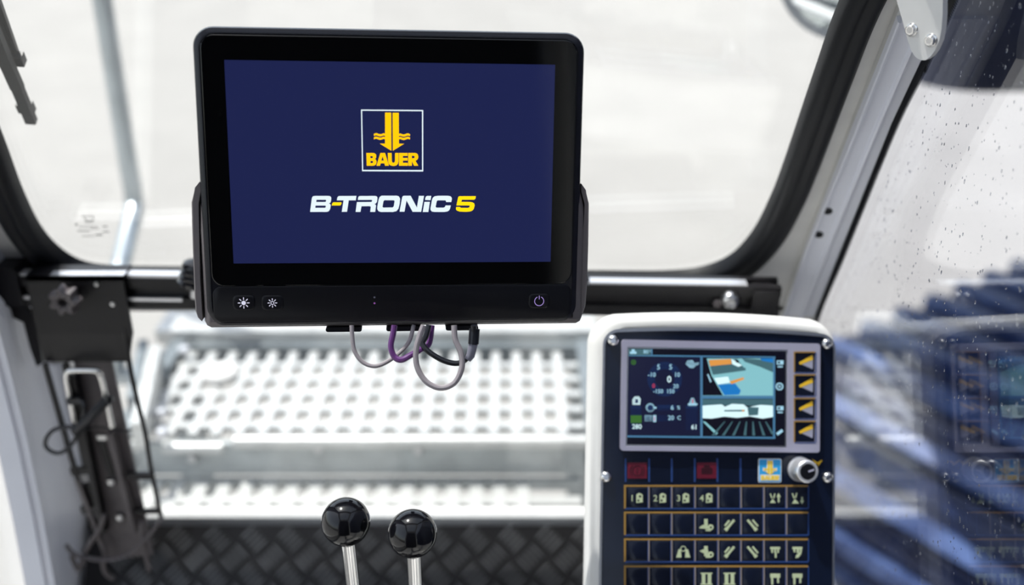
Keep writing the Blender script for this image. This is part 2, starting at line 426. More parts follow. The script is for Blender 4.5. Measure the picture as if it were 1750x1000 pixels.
struct(MB().box(((XL + XR) / 2, 0.32, -0.02), (XR - XL, 1.80, 0.04)).build('floor', 'floor_bounce'))

# left corner pillar
lo = [on_x(*p, XL + 0.02) for p in ((95, 1120), (77, 1000), (55, 880), (30, 760), (0, 640), (-22, 560))]
outer = [(p.y, p.z) for p in lo] + [(w_y(1.0) - 0.12, 1.0), (w_y(ZC) - 0.12, ZC)]
innr = [(w_y(ZC) + 0.005, ZC), (w_y(1.0) + 0.005, 1.0), (w_y(0.72), 0.72), (YL - 0.002, 0.70), (YL - 0.002, 0.25)]
lp = MB(); lp.prism([[(lo[0].y, 0.25)] + outer + innr], XL - 0.005, XL + 0.02, MYZ)
for off0, off1, th in ((0.004, 0.022, 0.030), (0.030, 0.046, 0.026)):
    a = [(p[0] + off0, p[1]) for p in [(lo[0].y, 0.26)] + outer]; b = [(p[0] + off1, p[1]) for p in [(lo[0].y, 0.26)] + outer]
    lp.prism([a + list(reversed(b))], XL + 0.018, XL + th, MYZ)
struct(lp.build('trim_1', 'pillar_grey'), 'curved pale lavender corner pillar at the left of the windscreen')

# right corner pillar : body + ribbed cover
def A_at(px, py): return on(px, py, WP + V((0, -0.012, 0)), WN)
Ast = [A_at(*p) for p in ((1533, 31), (1462, 210), (1378, 420), (1338, 540))]
Bst = [on_x(*p, XR - 0.002) for p in ((1609, 31), (1525, 210), (1441, 420), (1393, 540))]
def section(a, b, pts):
    n = (b - a).cross(V((0, -0.5, 0.85))).normalized()
    if n.y > 0: n = -n
    return [a.lerp(b, t) + n * h for t, h in pts]
CV = [(0, -0.004), (0, 0.005), (0.03, 0.0065), (0.08, 0.006), (0.11, 0.0015), (0.52, 0.0015), (0.55, 0.0045), (0.60, 0.0055), (0.66, 0.0045), (0.69, 0.0015), (0.96, 0.0015), (1.0, -0.001), (1.0, -0.006)]
rp = thing('trim_2', None, None); struct(rp, 'ribbed pale corner pillar at the right of the windscreen')
cvm = MB(); cvm.rings([[tuple(p) for p in section(a, b, CV)] for a, b in zip(Ast, Bst)]); cvm.build('cover', 'pillar_grey', rp, 25)
body = MB()
dt = (Ast[0] - Ast[2]).normalized(); ext = lambda P, z: P + dt * ((z - P.z) / dt.z)
stA = [ext(Ast[0], ZC)] + Ast + [V((Ast[-1].x, YL - 0.03, 0.60)), V((Ast[-1].x, YL - 0.03, 0.0))]
stB = [ext(Bst[0], ZC)] + Bst + [V((XR - 0.002, 1.13, 0.60)), V((XR - 0.002, 1.14, 0.0))]
rings = []
for a, b in zip(stA, stB):
    s = section(a, b, [(0.0, -0.003), (1.0, -0.003)])
    cc = V((XR - 0.002, max(a.y, b.y) + 0.03, b.z)); c2 = V((s[0].x, cc.y, s[0].z))
    rings.append([tuple(s[0]), tuple(s[1]), tuple(cc), tuple(c2)])
body.rings(rings); body.build('pillar_body', 'wall_cream', rp)
for px, py in ((1415, 366), (1399, 406)):
    i = 2
    a, b = Ast[1].lerp(Ast[2], (py - 210) / 210), Bst[1].lerp(Bst[2], (py - 210) / 210)
    n = (b - a).cross(dt).normalized(); n = n if n.y < 0 else -n
    p = on(px, py, a + n * 0.0062, n)
    MB().lathe([(0.0046, -0.006), (0.0048, -0.0034), (0.0043, -0.0029), (0.0038, -0.0032), (0.0030, -0.0034)], 20, align(p, n)).build('dark_hole_disc', 'rubber', rp)  # black disc stands in for the shade inside an open hole

# ------------------------------------------------------------------ checker plate footrest
P0, P1 = V((0, 1.128, zs)), V((0, 0.84, 0.02))
FF = Frame(P0, (1, 0, 0), P0 - P1); Lf = (P0 - P1).length
fp = thing('footrest_plate', 'sloping dark steel checker plate below the lower pane', 'floor plate', FF.M())
MB().box(((XL + XR) / 2, -Lf / 2, -0.004), (XR - XL - 0.06, Lf, 0.006)).build('plate', 'checker_steel', fp)
tr = MB(); pitch = 0.040
def loz(x, y, a, L=0.030, wd=0.0036):
    c, s = math.cos(a), math.sin(a)
    pts = [(-L / 2, 0, 0), (-L * .25, wd / 2, 0), (L * .25, wd / 2, 0), (L / 2, 0, 0), (L * .25, -wd / 2, 0), (-L * .25, -wd / 2, 0)]
    tp = [(q[0] * .8, q[1] * .45, 0.0016) for q in pts]
    f = lambda q: (x + q[0] * c - q[1] * s, y + q[0] * s + q[1] * c, q[2] - 0.001)
    tr.rings([[f(q) for q in pts], [f(q) for q in tp]], cap0=False)
pitch = 0.050
for i in range(-13, 10):
    for j in range(0, 7):
        for half in (0, 1):
            a = math.radians(-45 if half else 45)
            cx, cy = (i + half / 2) * pitch, -0.018 - (j + half / 2) * pitch
            if not (XL + 0.06 < cx < XR - 0.06) or cy < -Lf + 0.03: continue
            for k in range(-2, 3):
                loz(cx - math.sin(a) * k * 0.0068, cy + math.cos(a) * k * 0.0068, a)
o = tr.build('tread_pattern', 'tread_steel', fp); o['kind'] = 'stuff'

# ------------------------------------------------------------------ outside: platform of gratings
gz = 0.30
pl = thing('access_platform', 'galvanised grating platform with a step in front of the cab', 'platform', (0, 1.45, gz))
def pw(mb, name, m, ang=35): return mb.build(name, m, pl, ang, world=True)
bpy.context.view_layer.update()
gx0, gx1, gy0, gy1 = -0.645, 0.125, 1.475, 1.765
cp, rpitch = 0.0396, 0.0535
def instance_bars(name, first, locs):
    o0 = None
    for i, l in enumerate(locs):
        if i == 0: o0 = first; o0.location = l
        else:
            o = o0.copy(); C.objects.link(o); o.parent = pl; o.location = l
base = V((0, 1.45, gz))
by = MB().box((0, 0, 0), (0.0160, gy1 - gy0, 0.012)).build('grating_bar', 'galvanised', pl)
instance_bars('grating_bar', by, [V((-0.6225 + 0.0394 * i, (gy0 + gy1) / 2, gz - 0.007)) - base for i in range(19)])
bx = MB().box((0, 0, 0), (gx1 - gx0, 0.016, 0.010)).build('cross_bar', 'galvanised', pl)
rows = [1.25 - 0.95 + 0.0 for _ in range(6)]
instance_bars('cross_bar', bx, [V(((gx0 + gx1) / 2, 1.503 + rpitch * i, gz - 0.007)) - base for i in range(5)])
# frame
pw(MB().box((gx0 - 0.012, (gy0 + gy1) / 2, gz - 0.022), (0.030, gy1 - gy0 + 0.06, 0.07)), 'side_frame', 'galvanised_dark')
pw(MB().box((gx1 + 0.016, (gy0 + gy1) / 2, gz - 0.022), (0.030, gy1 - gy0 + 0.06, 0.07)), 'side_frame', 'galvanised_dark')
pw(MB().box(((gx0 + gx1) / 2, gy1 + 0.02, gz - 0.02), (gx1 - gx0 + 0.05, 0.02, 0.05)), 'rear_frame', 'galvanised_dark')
pw(MB().box(((gx0 + gx1) / 2 - 0.01, gy1 + 0.10, gz + 0.012), (gx1 - gx0 + 0.10, 0.13, 0.03)), 'rear_beam', 'galvanised')
pw(MB().box(((gx0 + gx1) / 2 - 0.01, gy1 + 0.172, gz + 0.03), (gx1 - gx0 + 0.10, 0.012, 0.06)), 'toe_board', 'galvanised')
def nosing(x0, x1, z, r):
    pw(MB().tube([(x0, 1.455, z), (x0 + 0.004, 1.455, z), (x1 - 0.004, 1.455, z), (x1, 1.455, z)], [r * .6, r, r, r * .6], 12), 'step_nosing', 'galvanised')
nosing(-0.47, 0.18, gz - 0.006, 0.0115); nosing(-0.59, -0.485, gz - 0.018, 0.0100); nosing(-0.66, -0.625, gz - 0.012, 0.0105)
pw(MB().box(((gx0 + gx1) / 2, 1.462, gz - 0.042), (gx1 - gx0, 0.012, 0.062)), 'riser', 'galvanised_dull')
for px, py in ((545, 766), (715, 769), (330, 782)):
    p = on_y(px, py, 1.456); pw(MB().lathe([(0.009, 0), (0.009, 0.006), (0.006, 0.009)], 6, align(p, (0, -1, 0.15))), 'bolt', 'steel')
for px, py, z in ((315, 600, gz + 0.015), (275, 708, gz + 0.014), (277, 742, gz + 0.014)):
    p = on_z(px, py, z); pw(MB().lathe([(0.011, -0.003), (0.011, 0.005), (0.008, 0.009), (0.002, 0.010)], 12, align(p, (0, 0, 1))), 'bolt', 'aluminium')
lz = 0.222
pw(MB().box(((gx0 + gx1) / 2, 1.452, lz - 0.01), (gx1 - gx0 - 0.02, 0.012, 0.02)), 'lower_frame', 'galvanised_dull')
by2 = MB().box((0, 0, 0), (0.021, 0.16, 0.014)).build('lower_grating_bar', 'galvanised', pl)
instance_bars('lower_grating_bar', by2, [V((-0.642 + 0.0388 * i, 1.366, lz - 0.007)) - base for i in range(18)])
bx2 = MB().box((0, 0, 0), (gx1 - gx0 - 0.02, 0.020, 0.011)).build('lower_cross_bar', 'galvanised', pl)
instance_bars('lower_cross_bar', bx2, [V(((gx0 + gx1) / 2, 1.276 + 0.059 * i, lz - 0.007)) - base for i in range(3)])
# side toe board leaning at the left of the platform
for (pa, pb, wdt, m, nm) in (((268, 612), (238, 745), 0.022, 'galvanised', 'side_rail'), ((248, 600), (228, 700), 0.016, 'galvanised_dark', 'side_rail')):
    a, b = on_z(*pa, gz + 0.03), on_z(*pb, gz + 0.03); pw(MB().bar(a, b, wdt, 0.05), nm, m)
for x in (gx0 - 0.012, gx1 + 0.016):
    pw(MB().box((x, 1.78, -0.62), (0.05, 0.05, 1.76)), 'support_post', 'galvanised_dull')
cp_ = on_z(376, 641, gz + 0.004)
t = MB().lathe([(0.030, -0.004), (0.033, 0.0), (0.033, 0.008), (0.028, 0.013), (0.010, 0.016), (0.001, 0.0165)], 28).build('round_disc', 'white_paint')
t.location = cp_; tag(t, 'round white disc lying on the left of the grating', 'disc')

# handrail
hy = 1.95
hp = [on_y(150, -160, hy), on_y(175, 0, hy), on_y(214, 250, hy), on_y(228, 335, hy), on_y(228, 362, hy - 0.02), on_y(218, 405, 1.86), on_y(205, 460, 1.76), on_y(200, 490, 1.72), on_y(198, 520, 1.70), on_y(197, 640, 1.69)]
h = MB().tube(spline(hp, 5), 0.0185, 14); ho = h.build('handrail', 'rail_tube'); tag(ho, 'bent galvanised handrail tube outside the windscreen', 'handrail')
for k in (0,):
    MB().bar(hp[-1] + V((0, -0.005, 0.0)), hp[-1] + V((0.05, -0.01, -0.0)), 0.03, 0.02).build('foot_bracket', 'galvanised_dull', ho)

# round mirror outside
mc = on_y(1448, -52, 1.62); md = V((-0.45, -0.85, 0.05)).normalized(); MM = align(mc, md)
mr = thing('round_mirror', 'round convex mirror outside the top right of the windscreen', 'mirror', MM)
R = 0.105
MB().lathe([(0.01, -0.045), (0.05, -0.042), (R * .9, -0.015), (R, 0.0), (R, 0.008), (R - .006, 0.010), (R - .008, 0.004)], 40).build('shell', 'mirror_shell', mr)
MB().lathe([(R - .009, 0.003), (R * .6, 0.010), (R * .3, 0.013), (0.001, 0.014)], 40).build('mirror_face', 'mirror_face', mr)
MB().tube([(0, 0, -0.04), (0.05, 0.14, -0.06), (0.10, 0.42, -0.02)], 0.010, 10).build('arm', 'black_steel', mr)

# wiper on the outside of the windscreen
def wpt(px, py, z): return WF.w(*WF.loc(px, py, z), z)
wp = thing('windscreen_wiper', 'black wiper blade and arm on the upper left of the windscreen', 'wiper', wpt(20, 120, -0.03))
b = MB(); bp = [wpt(-70, -95, -0.026), wpt(0, 82, -0.026), wpt(30, 150, -0.026), wpt(54, 208, -0.026)]
for i in range(3): b.bar(bp[i], bp[i + 1], 0.0115 if i < 2 else 0.0100, 0.008, WF.n)
b.build('blade', 'rubber', wp, world=True)
b = MB(); b.bar(wpt(-66, -95, -0.034), wpt(52, 200, -0.034), 0.0060, 0.010, WF.n); b.build('blade_spine', 'black_plastic', wp, world=True)
b = MB(); b.bar(wpt(-60, -150, -0.048), wpt(28, 100, -0.044), 0.008, 0.005, WF.n); b.bar(wpt(-22, -20, -0.046), wpt(32, 104, -0.042), 0.0035, 0.004, WF.n); b.build('arm', 'black_steel', wp, world=True)
b = MB(); b.bar(wpt(27, 93, -0.040), wpt(33, 108, -0.040), 0.012, 0.010, WF.n); b.build('clip', 'black_plastic', wp, world=True)
b = MB(); b.bar(wpt(41, 176, -0.034), wpt(47, 190, -0.034), 0.0155, 0.008, WF.n); b.build('clip', 'black_plastic', wp, world=True)

# crawler track of the machine
td = (on_z(1690, 462, -0.5) - on_z(1446, 562, -0.5)).normalized(); tw = V((td.y, -td.x, 0))
ZTR, SHW = -0.50, 1.30                 # top of the shoes, shoe width
tO = on_z(1446, 562, ZTR) + tw * (SHW / 2) + td * 0.03
TF = Matrix.Identity(4)
for i, a in enumerate((td, tw, V((0, 0, 1)))):
    for j in range(3): TF[j][i] = a[j]
TF.translation = V((tO.x, tO.y, -1.5))
tk = thing('crawler_track', 'blue crawler track with ribbed shoes seen through the right window', 'crawler track', TF)
tk.matrix_basis = TF
RT, LT, PT = 0.43, 3.4, 0.20
zt = ZTR + 1.5 - 0.05
sh = MB(); sh.box((0, 0, -0.012), (PT - 0.020, SHW, 0.024)); sh.mark(1).box((-PT * .28, 0, 0.024), (0.058, SHW, 0.055)); sh.mark(0).box((PT * .18, 0, 0.010), (0.030, SHW, 0.022))
s0 = None; per = LT + math.pi * RT + LT; n = int(per / PT)
for k in range(n):
    q = k * per / n
    if q < LT: x, z, a = LT - q, zt, 0.0
    elif q < LT + math.pi * RT:
        th = (q - LT) / RT; x, z, a = -math.sin(th) * RT, zt - RT + math.cos(th) * RT, th
    else: x, z, a = q - LT - math.pi * RT, zt - 2 * RT, math.pi
    Mk = Matrix.Translation((x, 0, z)) @ Matrix.Rotation(-a, 4, 'Y')
    if s0 is None: s0 = sh.build('track_shoe', ['track_blue', 'track_worn'], tk); o = s0
    else: o = s0.copy(); C.objects.link(o); o.parent = tk
    o.matrix_basis = Mk
MB().lathe([(0.05, -0.16), (0.33, -0.15), (0.355, -0.06), (0.33, -0.05), (0.33, 0.05), (0.355, 0.06), (0.33, 0.15), (0.05, 0.16)], 32, Matrix.Translation((0, 0, zt - RT)) @ Matrix.Rotation(math.pi / 2, 4, 'X')).build('idler_wheel', 'machine_blue', tk)
MB().box((LT / 2 + 0.2, 0, zt - RT), (LT - 0.2, 0.90, 0.46)).build('track_frame', 'machine_blue', tk)
# boom-side frame of the machine above the track
bm_ = thing('machine_frame', 'dark blue machine frame girder above the track, upper right', 'machine frame', (1.9, 3.2, 0.66))
b = MB(); b.pillow(lambda i: rrect(3.5 - 2 * i, 2.6 - 2 * i, 0.12, 4, 2.70, 3.6), [(0.0, 0.68), (0.0, 1.50), (0.04, 1.54)]); b.build('girder', 'machine_blue', bm_, world=True)
for x in (1.45, 1.62, 2.1, 2.6): MB().box((x, 2.285, 1.06), (0.03, 0.06, 0.70)).build('rib', 'machine_blue', bm_, world=True)
MB().box((2.85, 2.27, 0.70), (3.1, 0.07, 0.04)).build('flange', 'machine_blue', bm_, world=True)
MB().box((1.95, -0.1, 1.44), (1.4, 4.8, 1.52)).build('side_blocker', 'machine_blue', bm_, world=True)  # unseen block added to darken reflections and ambient light on the right
MB().box((1.95, -0.65, 0.13), (1.4, 3.6, 1.10)).build('lower_blocker', 'machine_blue', bm_, world=True)  # unseen lower block, added with the one above to cut side light

# ------------------------------------------------------------------ mounting rail
RZ = 0.776
rb = on_z(1340, 498, RZ)
ra, rb = V((XL + 0.006, on_z(80, 472, RZ).y, RZ)), V((rb.x, on_z(1280, 492, RZ).y, RZ))
ux = (rb - ra).normalized(); RF = Frame(ra, ux, (0, 0, 1)); RLn = (rb - ra).length
rl = thing('mounting_rail', 'long black slotted rail across the cab below the windscreen', 'rail', RF.M())
# profile: (n, y) with y=0 top front edge ; n towards the operator
pr = [(0, 0), (0, -0.012), (-0.007, -0.012), (-0.007, -0.025), (0, -0.025), (0, -0.0375), (-0.030, -0.0375), (-0.030, 0), (-0.021, 0), (-0.021, -0.005), (-0.009, -0.005), (-0.009, 0)]
MX = Matrix(((0, 0, 1, 0), (0, 1, 0, 0), (1, 0, 0, 0), (0, 0, 0, 1)))   # (n,y,x) -> local (x,y,n)
m = MB(); pc = pr; m.rings([[(x, y, nn) for nn, y in pc] for x in (0, RLn)]); m.build('bar', 'black_steel', rl, 20)
def rx(px, py): return RF.loc(px, py)[0]
MB().box(((rx(20, 490) + rx(306, 470)) / 2, 0.0018, -0.008), (rx(306, 470) - rx(20, 490), 0.0036, 0.013)).build('top_highlight', 'aluminium', rl)  # bright strips stand in for the sunlit top face of the black rail
MB().box(((rx(1008, 485) + rx(1278, 490)) / 2, 0.0012, -0.009), (rx(1278, 490) - rx(1008, 485), 0.0024, 0.013)).build('top_highlight', 'aluminium', rl)
MB().box(((rx(214, 515) + rx(312, 515)) / 2, -0.0262, -0.0015), (rx(312, 515) - rx(214, 515), 0.0036, 0.005)).build('slot_shine', 'aluminium', rl)  # pale strips imitate the shine along the slot
MB().box(((rx(12, 515) + rx(60, 515)) / 2, -0.026, -0.0015), (rx(60, 515) - rx(12, 515), 0.0036, 0.005)).build('slot_shine', 'aluminium', rl)
bx_, by_ = RF.loc(1247, 511)
MB().lathe([(0.0105, 0), (0.0105, 0.003), (0.0085, 0.008), (0.005, 0.010), (0.0045, 0.006), (0.001, 0.006)], 20, Matrix.Translation((bx_, by_, 0.0))).build('bolt', 'steel', rl)
b2 = RF.loc(1226, 518); MB().lathe([(0.0055, 0), (0.0055, 0.002), (0.003, 0.003)], 6, Matrix.Translation((b2[0], b2[1], 0.0))).build('nut', 'gunmetal', rl)
x1 = rx(1288, 510); MB().prism([rrect(0.030, 0.036, 0.005, 4, x1 + 0.013, -0.021)], -0.034, 0.004).build('end_bracket', 'black_steel', rl)
# left end bracket with its folded strap
x0 = rx(18, 500); m = MB(); m.prism([rrect(0.036, 0.046, 0.006, 4, x0 - 0.004, -0.012)], -0.034, 0.005)
m.build('end_bracket', 'black_steel', rl)
sp = [RF.loc(*p) for p in ((0, 500), (22, 508), (34, 530), (50, 545), (62, 600), (66, 628), (56, 634), (44, 600), (33, 558), (12, 548), (0, 525))]
MB().prism([sp], -0.016, -0.010).build('strap', 'black_steel', rl)

# ------------------------------------------------------------------ monitor
MF = Frame((-0.0962441, 0.79800718, 0.99266958), (0.99455006, 0.0978026, -0.03612246), (0.01450379, 0.21331174, 0.97687652))
mo = thing('control_display', 'large black wide display showing navy logo screen, hung before the windscreen', 'display', MF.M())
ml = MF.loc
l, r_, t_, b_ = ml(337, 250)[0], ml(995, 250)[0], ml(665, 50)[1], ml(665, 556)[1]
cw, chh, ccx, ccy = r_ - l, t_ - b_, (l + r_) / 2, (t_ + b_) / 2
cont = lambda i: rrect(cw - 2 * i, chh - 2 * i, 0.016 - i * 0.6, 8, ccx, ccy)
m = MB(); m.pillow(cont, [(0.012, -0.046), (0.004, -0.044), (0.0012, -0.038), (0.0, -0.030), (0.0, -0.004), (0.0010, -0.0012), (0.0030, 0.0), (0.0052, 0.0002), (0.0056, -0.0006)])
m.build('housing', 'display_case', mo, 30)
gi = 0.0062; gb = ml(665, 487)[1]
gw, gt = cw - 2 * gi, t_ - gi
m = MB(); gh = gt - gb; gcont = lambda i: rrect(gw - 2 * i, gh - 2 * i, 0.010, 6, ccx, (gt + gb) / 2)
m.pillow(gcont, [(0.0, -0.002), (0.0, 0.0003), (0.0006, 0.0008)]); m.build('front_glass', 'black_glass', mo, 30)
scn = MB(); q = [ml(*p) for p in ((384, 103), (949, 110), (940, 447), (399, 450))]
sw, shh = 0.261, 0.162
scn.prism([[(-sw / 2, -shh / 2), (sw / 2, -shh / 2), (sw / 2, shh / 2), (-sw / 2, shh / 2)]], 0.0003, 0.0010)
scr = scn.build('screen', 'screen_navy', mo)
def trace(mb, polys, org, k, z0=0.0010, z1=0.00115, fr=MF):
    mb.prism([[fr.loc(org[0] + x / k, org[1] + y / k) for x, y in pl_] for pl_ in polys], z0, z1)
LOGO_FRAME = [[(122, 122), (880, 128), (880, 878), (135, 875)], [(135, 137), (865, 143), (866, 860), (148, 858)]]
ARROW = [[[(415, 160), (490, 160), (492, 625), (350, 538), (415, 538)]], [[(507, 162), (582, 162), (584, 538), (648, 540), (510, 625)]]]
WAVE = [(278, 420), (295, 411), (312, 410), (335, 418), (355, 423), (375, 420), (395, 411), (415, 415), (415, 442), (395, 439), (375, 447), (355, 451), (335, 446), (312, 437), (295, 438), (280, 445)]
ARROW += [[WAVE], [[(x, y + 42) for x, y in WAVE]], [[(998 - x, y + 3) for x, y in WAVE]], [[(998 - x, y + 44) for x, y in WAVE]]]
BAUER = [[[(187, 652), (270, 652), (292, 658), (305, 672), (308, 700), (303, 714), (293, 725), (306, 738), (312, 758), (306, 788), (292, 802), (270, 808), (192, 808)], [(235, 690), (258, 690), (266, 697), (266, 708), (258, 715), (236, 715)], [(237, 750), (262, 750), (269, 757), (269, 768), (260, 775), (237, 775)]],
         [[(310, 808), (358, 652), (415, 652), (462, 808), (415, 808), (408, 778), (362, 778), (353, 808)], [(369, 745), (385, 690), (400, 745)]],
         [[(448, 652), (495, 652), (497, 752), (504, 767), (516, 772), (529, 767), (536, 752), (537, 652), (580, 652), (579, 755), (572, 785), (552, 804), (518, 812), (480, 804), (460, 786), (453, 760)]],
         [[(585, 652), (690, 652), (690, 688), (632, 688), (632, 712), (690, 712), (690, 745), (632, 745), (632, 772), (692, 772), (692, 808), (585, 808)]],
         [[(697, 652), (780, 652), (803, 658), (816, 674), (821, 702), (814, 726), (800, 740), (785, 746), (820, 808), (768, 808), (742, 752), (742, 808), (697, 808)], [(742, 686), (767, 687), (775, 694), (775, 708), (767, 716), (742, 717)]]]
m = MB(); trace(m, LOGO_FRAME, (600, 170), 7.1429); m.build('logo_frame', 'print_ice', scr)
m = MB(); [trace(m, p, (600, 170), 7.1429) for p in ARROW]; m.build('logo_arrow', 'print_gold', scr)
m = MB(); [trace(m, p, (600, 170), 7.1429) for p in BAUER]; m.build('logo_lettering', 'print_gold', scr)
c2, c3 = ((510, 320), 10.9375), ((660, 320), 10.294)
WORD2 = [[[(220, 458), (252, 215), (258, 188), (275, 167), (310, 160), (560, 160), (590, 164), (608, 178), (615, 200), (610, 250), (600, 285), (572, 300), (596, 312), (605, 335), (596, 400), (575, 438), (555, 452), (525, 458)], [(340, 232), (505, 232), (517, 237), (521, 247), (516, 264), (500, 273), (334, 273)], [(322, 340), (500, 340), (512, 345), (515, 355), (509, 373), (495, 382), (316, 382)]],
         [[(720, 242), (727, 200), (738, 175), (760, 162), (1085, 160), (1073, 242), (942, 242), (910, 456), (812, 456), (845, 242)]],
         [[(1113, 235), (1118, 190), (1128, 170), (1150, 162), (1430, 160), (1462, 168), (1476, 186), (1478, 208), (1468, 270), (1450, 298), (1420, 312), (1442, 322), (1451, 345), (1435, 458), (1342, 458), (1353, 370), (1345, 353), (1325, 351), (1180, 352), (1160, 458), (1070, 458), (1095, 275), (1360, 273), (1376, 262), (1380, 242), (1365, 233)]]]
O_ = [[(652.2, 334.2), (678.5, 334.3), (681.8, 335.6), (683.8, 339.5), (682.8, 349.1), (680.9, 356.5), (677.5, 360.6), (671.7, 362), (650.8, 362), (646.8, 360.6), (644.8, 357), (644.9, 353), (647.1, 341), (648.7, 336.6)], [(657.2, 341.9), (673.1, 342.0), (674.4, 343.3), (673.1, 352), (671.2, 354.3), (655.4, 354.6), (653.7, 353.2), (655.4, 343.6)]]
WORD3 = [[[(235, 428), (280, 180), (290, 156), (312, 148), (430, 148), (540, 355), (575, 150), (665, 150), (615, 430), (465, 430), (357, 230), (322, 428)]],
         [[(683, 222), (690, 182), (700, 160), (722, 151), (792, 150), (780, 225)]], [[(672, 255), (768, 255), (740, 433), (643, 433)]],
         [[(1052, 258), (1050, 235), (1035, 228), (905, 228), (888, 245), (870, 335), (876, 353), (890, 357), (1005, 357), (1030, 347), (1045, 318), (1135, 318), (1122, 375), (1105, 405), (1075, 424), (1020, 432), (850, 432), (805, 425), (780, 400), (779, 365), (805, 220), (820, 182), (850, 158), (910, 148), (1090, 148), (1130, 157), (1150, 180), (1154, 210), (1143, 258)]]]
FIVE = [[(1235, 318), (1262, 185), (1272, 162), (1295, 155), (1575, 155), (1568, 200), (1545, 217), (1330, 217), (1320, 255), (1470, 256), (1520, 264), (1548, 285), (1555, 320), (1538, 380), (1515, 407), (1475, 424), (1390, 430), (1290, 425), (1245, 410), (1226, 385), (1230, 345), (1298, 345), (1312, 360), (1440, 360), (1462, 350), (1471, 330), (1460, 318)]]
m = MB(); [trace(m, p, *c2) for p in WORD2]; [trace(m, p, *c3) for p in WORD3]; trace(m, O_, (0, 0), 1.0); m.build('product_lettering', 'print_ice', scr)
m = MB(); trace(m, [[(625, 338), (630, 312), (640, 290), (658, 280), (808, 280), (803, 312), (793, 330), (775, 338)]], *c2); m.build('hyphen_mark', 'print_gold_bright', scr)
m = MB(); trace(m, FIVE, *c3); m.build('product_number', 'print_gold_bright', scr)
# button strip
sb = ml(665, 547)[1]
m = MB(); hh = gb - 0.0004 - sb; m.pillow(lambda i: rrect(gw - 2 * i, hh - 2 * i, 0.007, 6, ccx, sb + hh / 2), [(0.0, -0.002), (0.0, 0.0002), (0.0006, 0.0006)]); m.build('button_strip', 'black_plastic', mo, 30)
def star(mb, cx, cy, r0, r1, wd, z0, z1, n=8):
    for k in range(n):
        a = math.radians(45 * k); c, s = math.cos(a), math.sin(a)
        pts = [(cx + c * rr - s * ww, cy + s * rr + c * ww) for rr, ww in ((r0, -wd / 2), (r1, -wd / 2), (r1, wd / 2), (r0, wd / 2))]
        mb.prism([pts], z0, z1)
for (px, py), kind in (((417, 517), 'bright'), ((466, 517), 'dim'), ((921, 514), 'power')):
    cx, cy = ml(px, py)
    m = MB(); m.pillow(lambda i: rrect(0.0175 - 2 * i, 0.0125 - 2 * i, 0.0035, 5, cx, cy), [(0.0, 0.0), (0.0, 0.0010), (0.0008, 0.0017), (0.0016, 0.0018)])
    bt = m.build('button', 'black_plastic', mo, 30); m = MB(); z0, z1 = 0.0018, 0.00195
    if kind == 'bright': star(m, cx, cy, 0.0026, 0.0047, 0.00065, z0, z1); m.prism([circ(0.0018, 20, cx, cy)], z0, z1)
    elif kind == 'dim': star(m, cx, cy, 0.0021, 0.0039, 0.0006, z0, z1); m.prism([circ(0.0015, 20, cx, cy), circ(0.0010, 20, cx, cy)], z0, z1)
    else:
        R0, R1 = 0.0042, 0.0036
        arc = lambda R: [(cx + R * math.sin(math.radians(a)), cy + R * math.cos(math.radians(a))) for a in range(24, 338, 8)]
        m.prism([arc(R0) + list(reversed(arc(R1)))], z0, z1); m.prism([[(cx - .0003, cy + .0016), (cx + .0003, cy + .0016), (cx + .0003, cy + .0048), (cx - .0003, cy + .0048)]], z0, z1)
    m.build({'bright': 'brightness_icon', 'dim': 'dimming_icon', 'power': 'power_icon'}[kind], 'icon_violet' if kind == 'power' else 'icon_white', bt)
for px, py, mm in ((640, 508, 'connector_grey'), (640, 518, 'led_violet')):
    cx, cy = ml(px, py); MB().prism([circ(0.0008, 12, cx, cy)], 0.0004, 0.0008).build('status_light', mm, mo)
# lower dock shell wrapping the body, and its side covers
dl, drr, dtp, dbt = ml(341, 480)[0], ml(1001, 480)[0], ml(665, 322)[1], ml(665, 563)[1]
def dock(i, top=0.0):
    w2_, x2 = (drr - dl), (dl + drr) / 2
    return rrect(w2_ - 2 * i, (dtp - dbt) - 2 * i, 0.011, 6, x2, (dtp + dbt) / 2)
m = MB(); hole_ = rrect(cw - 0.001, chh - 0.001, 0.012, 6, ccx, ccy)
L0 = [(dl + 0.004, dtp), (dl + 0.0012, dtp - 0.012), (dl, dtp - 0.030)]
outl = lambda i: [(dl + 0.0050 + i, dtp), (dl + 0.0010 + i, dtp - 0.016), (dl + i, dtp - 0.034), (dl + i, dbt + 0.007), (dl + 0.0016 + i, dbt + 0.0022 + i), (dl + 0.006, dbt + i * 1.3), (drr - 0.006, dbt + i * 1.3), (drr - 0.0016 - i, dbt + 0.0022 + i), (drr - i, dbt + 0.007), (drr - i, dtp - 0.034), (drr - 0.0010 - i, dtp - 0.016), (drr - 0.0050 - i, dtp)]
bd = 0.008
inn = [(drr - bd - .002, dtp), (drr - bd - .002, dbt + bd), (dl + bd + .002, dbt + bd), (dl + bd + .002, dtp)]
zl = [(0.0, -0.052), (0.0, -0.016), (0.0009, -0.009), (0.0026, -0.0044), (0.0058, -0.0010)]
rs = []
for i, z in zl: rs.append([(x, y, z) for x, y in outl(i)] + [(x, y, z) for x, y in inn])
m.rings(rs); m.build('lower_shell', 'shell_grey', mo, 50)
m = MB(); m.box(((l + r_) / 2, (dtp + dbt) / 2, -0.050), (drr - dl - 0.004, dtp - dbt - 0.006, 0.006)); m.build('back_plate', 'gunmetal', mo)
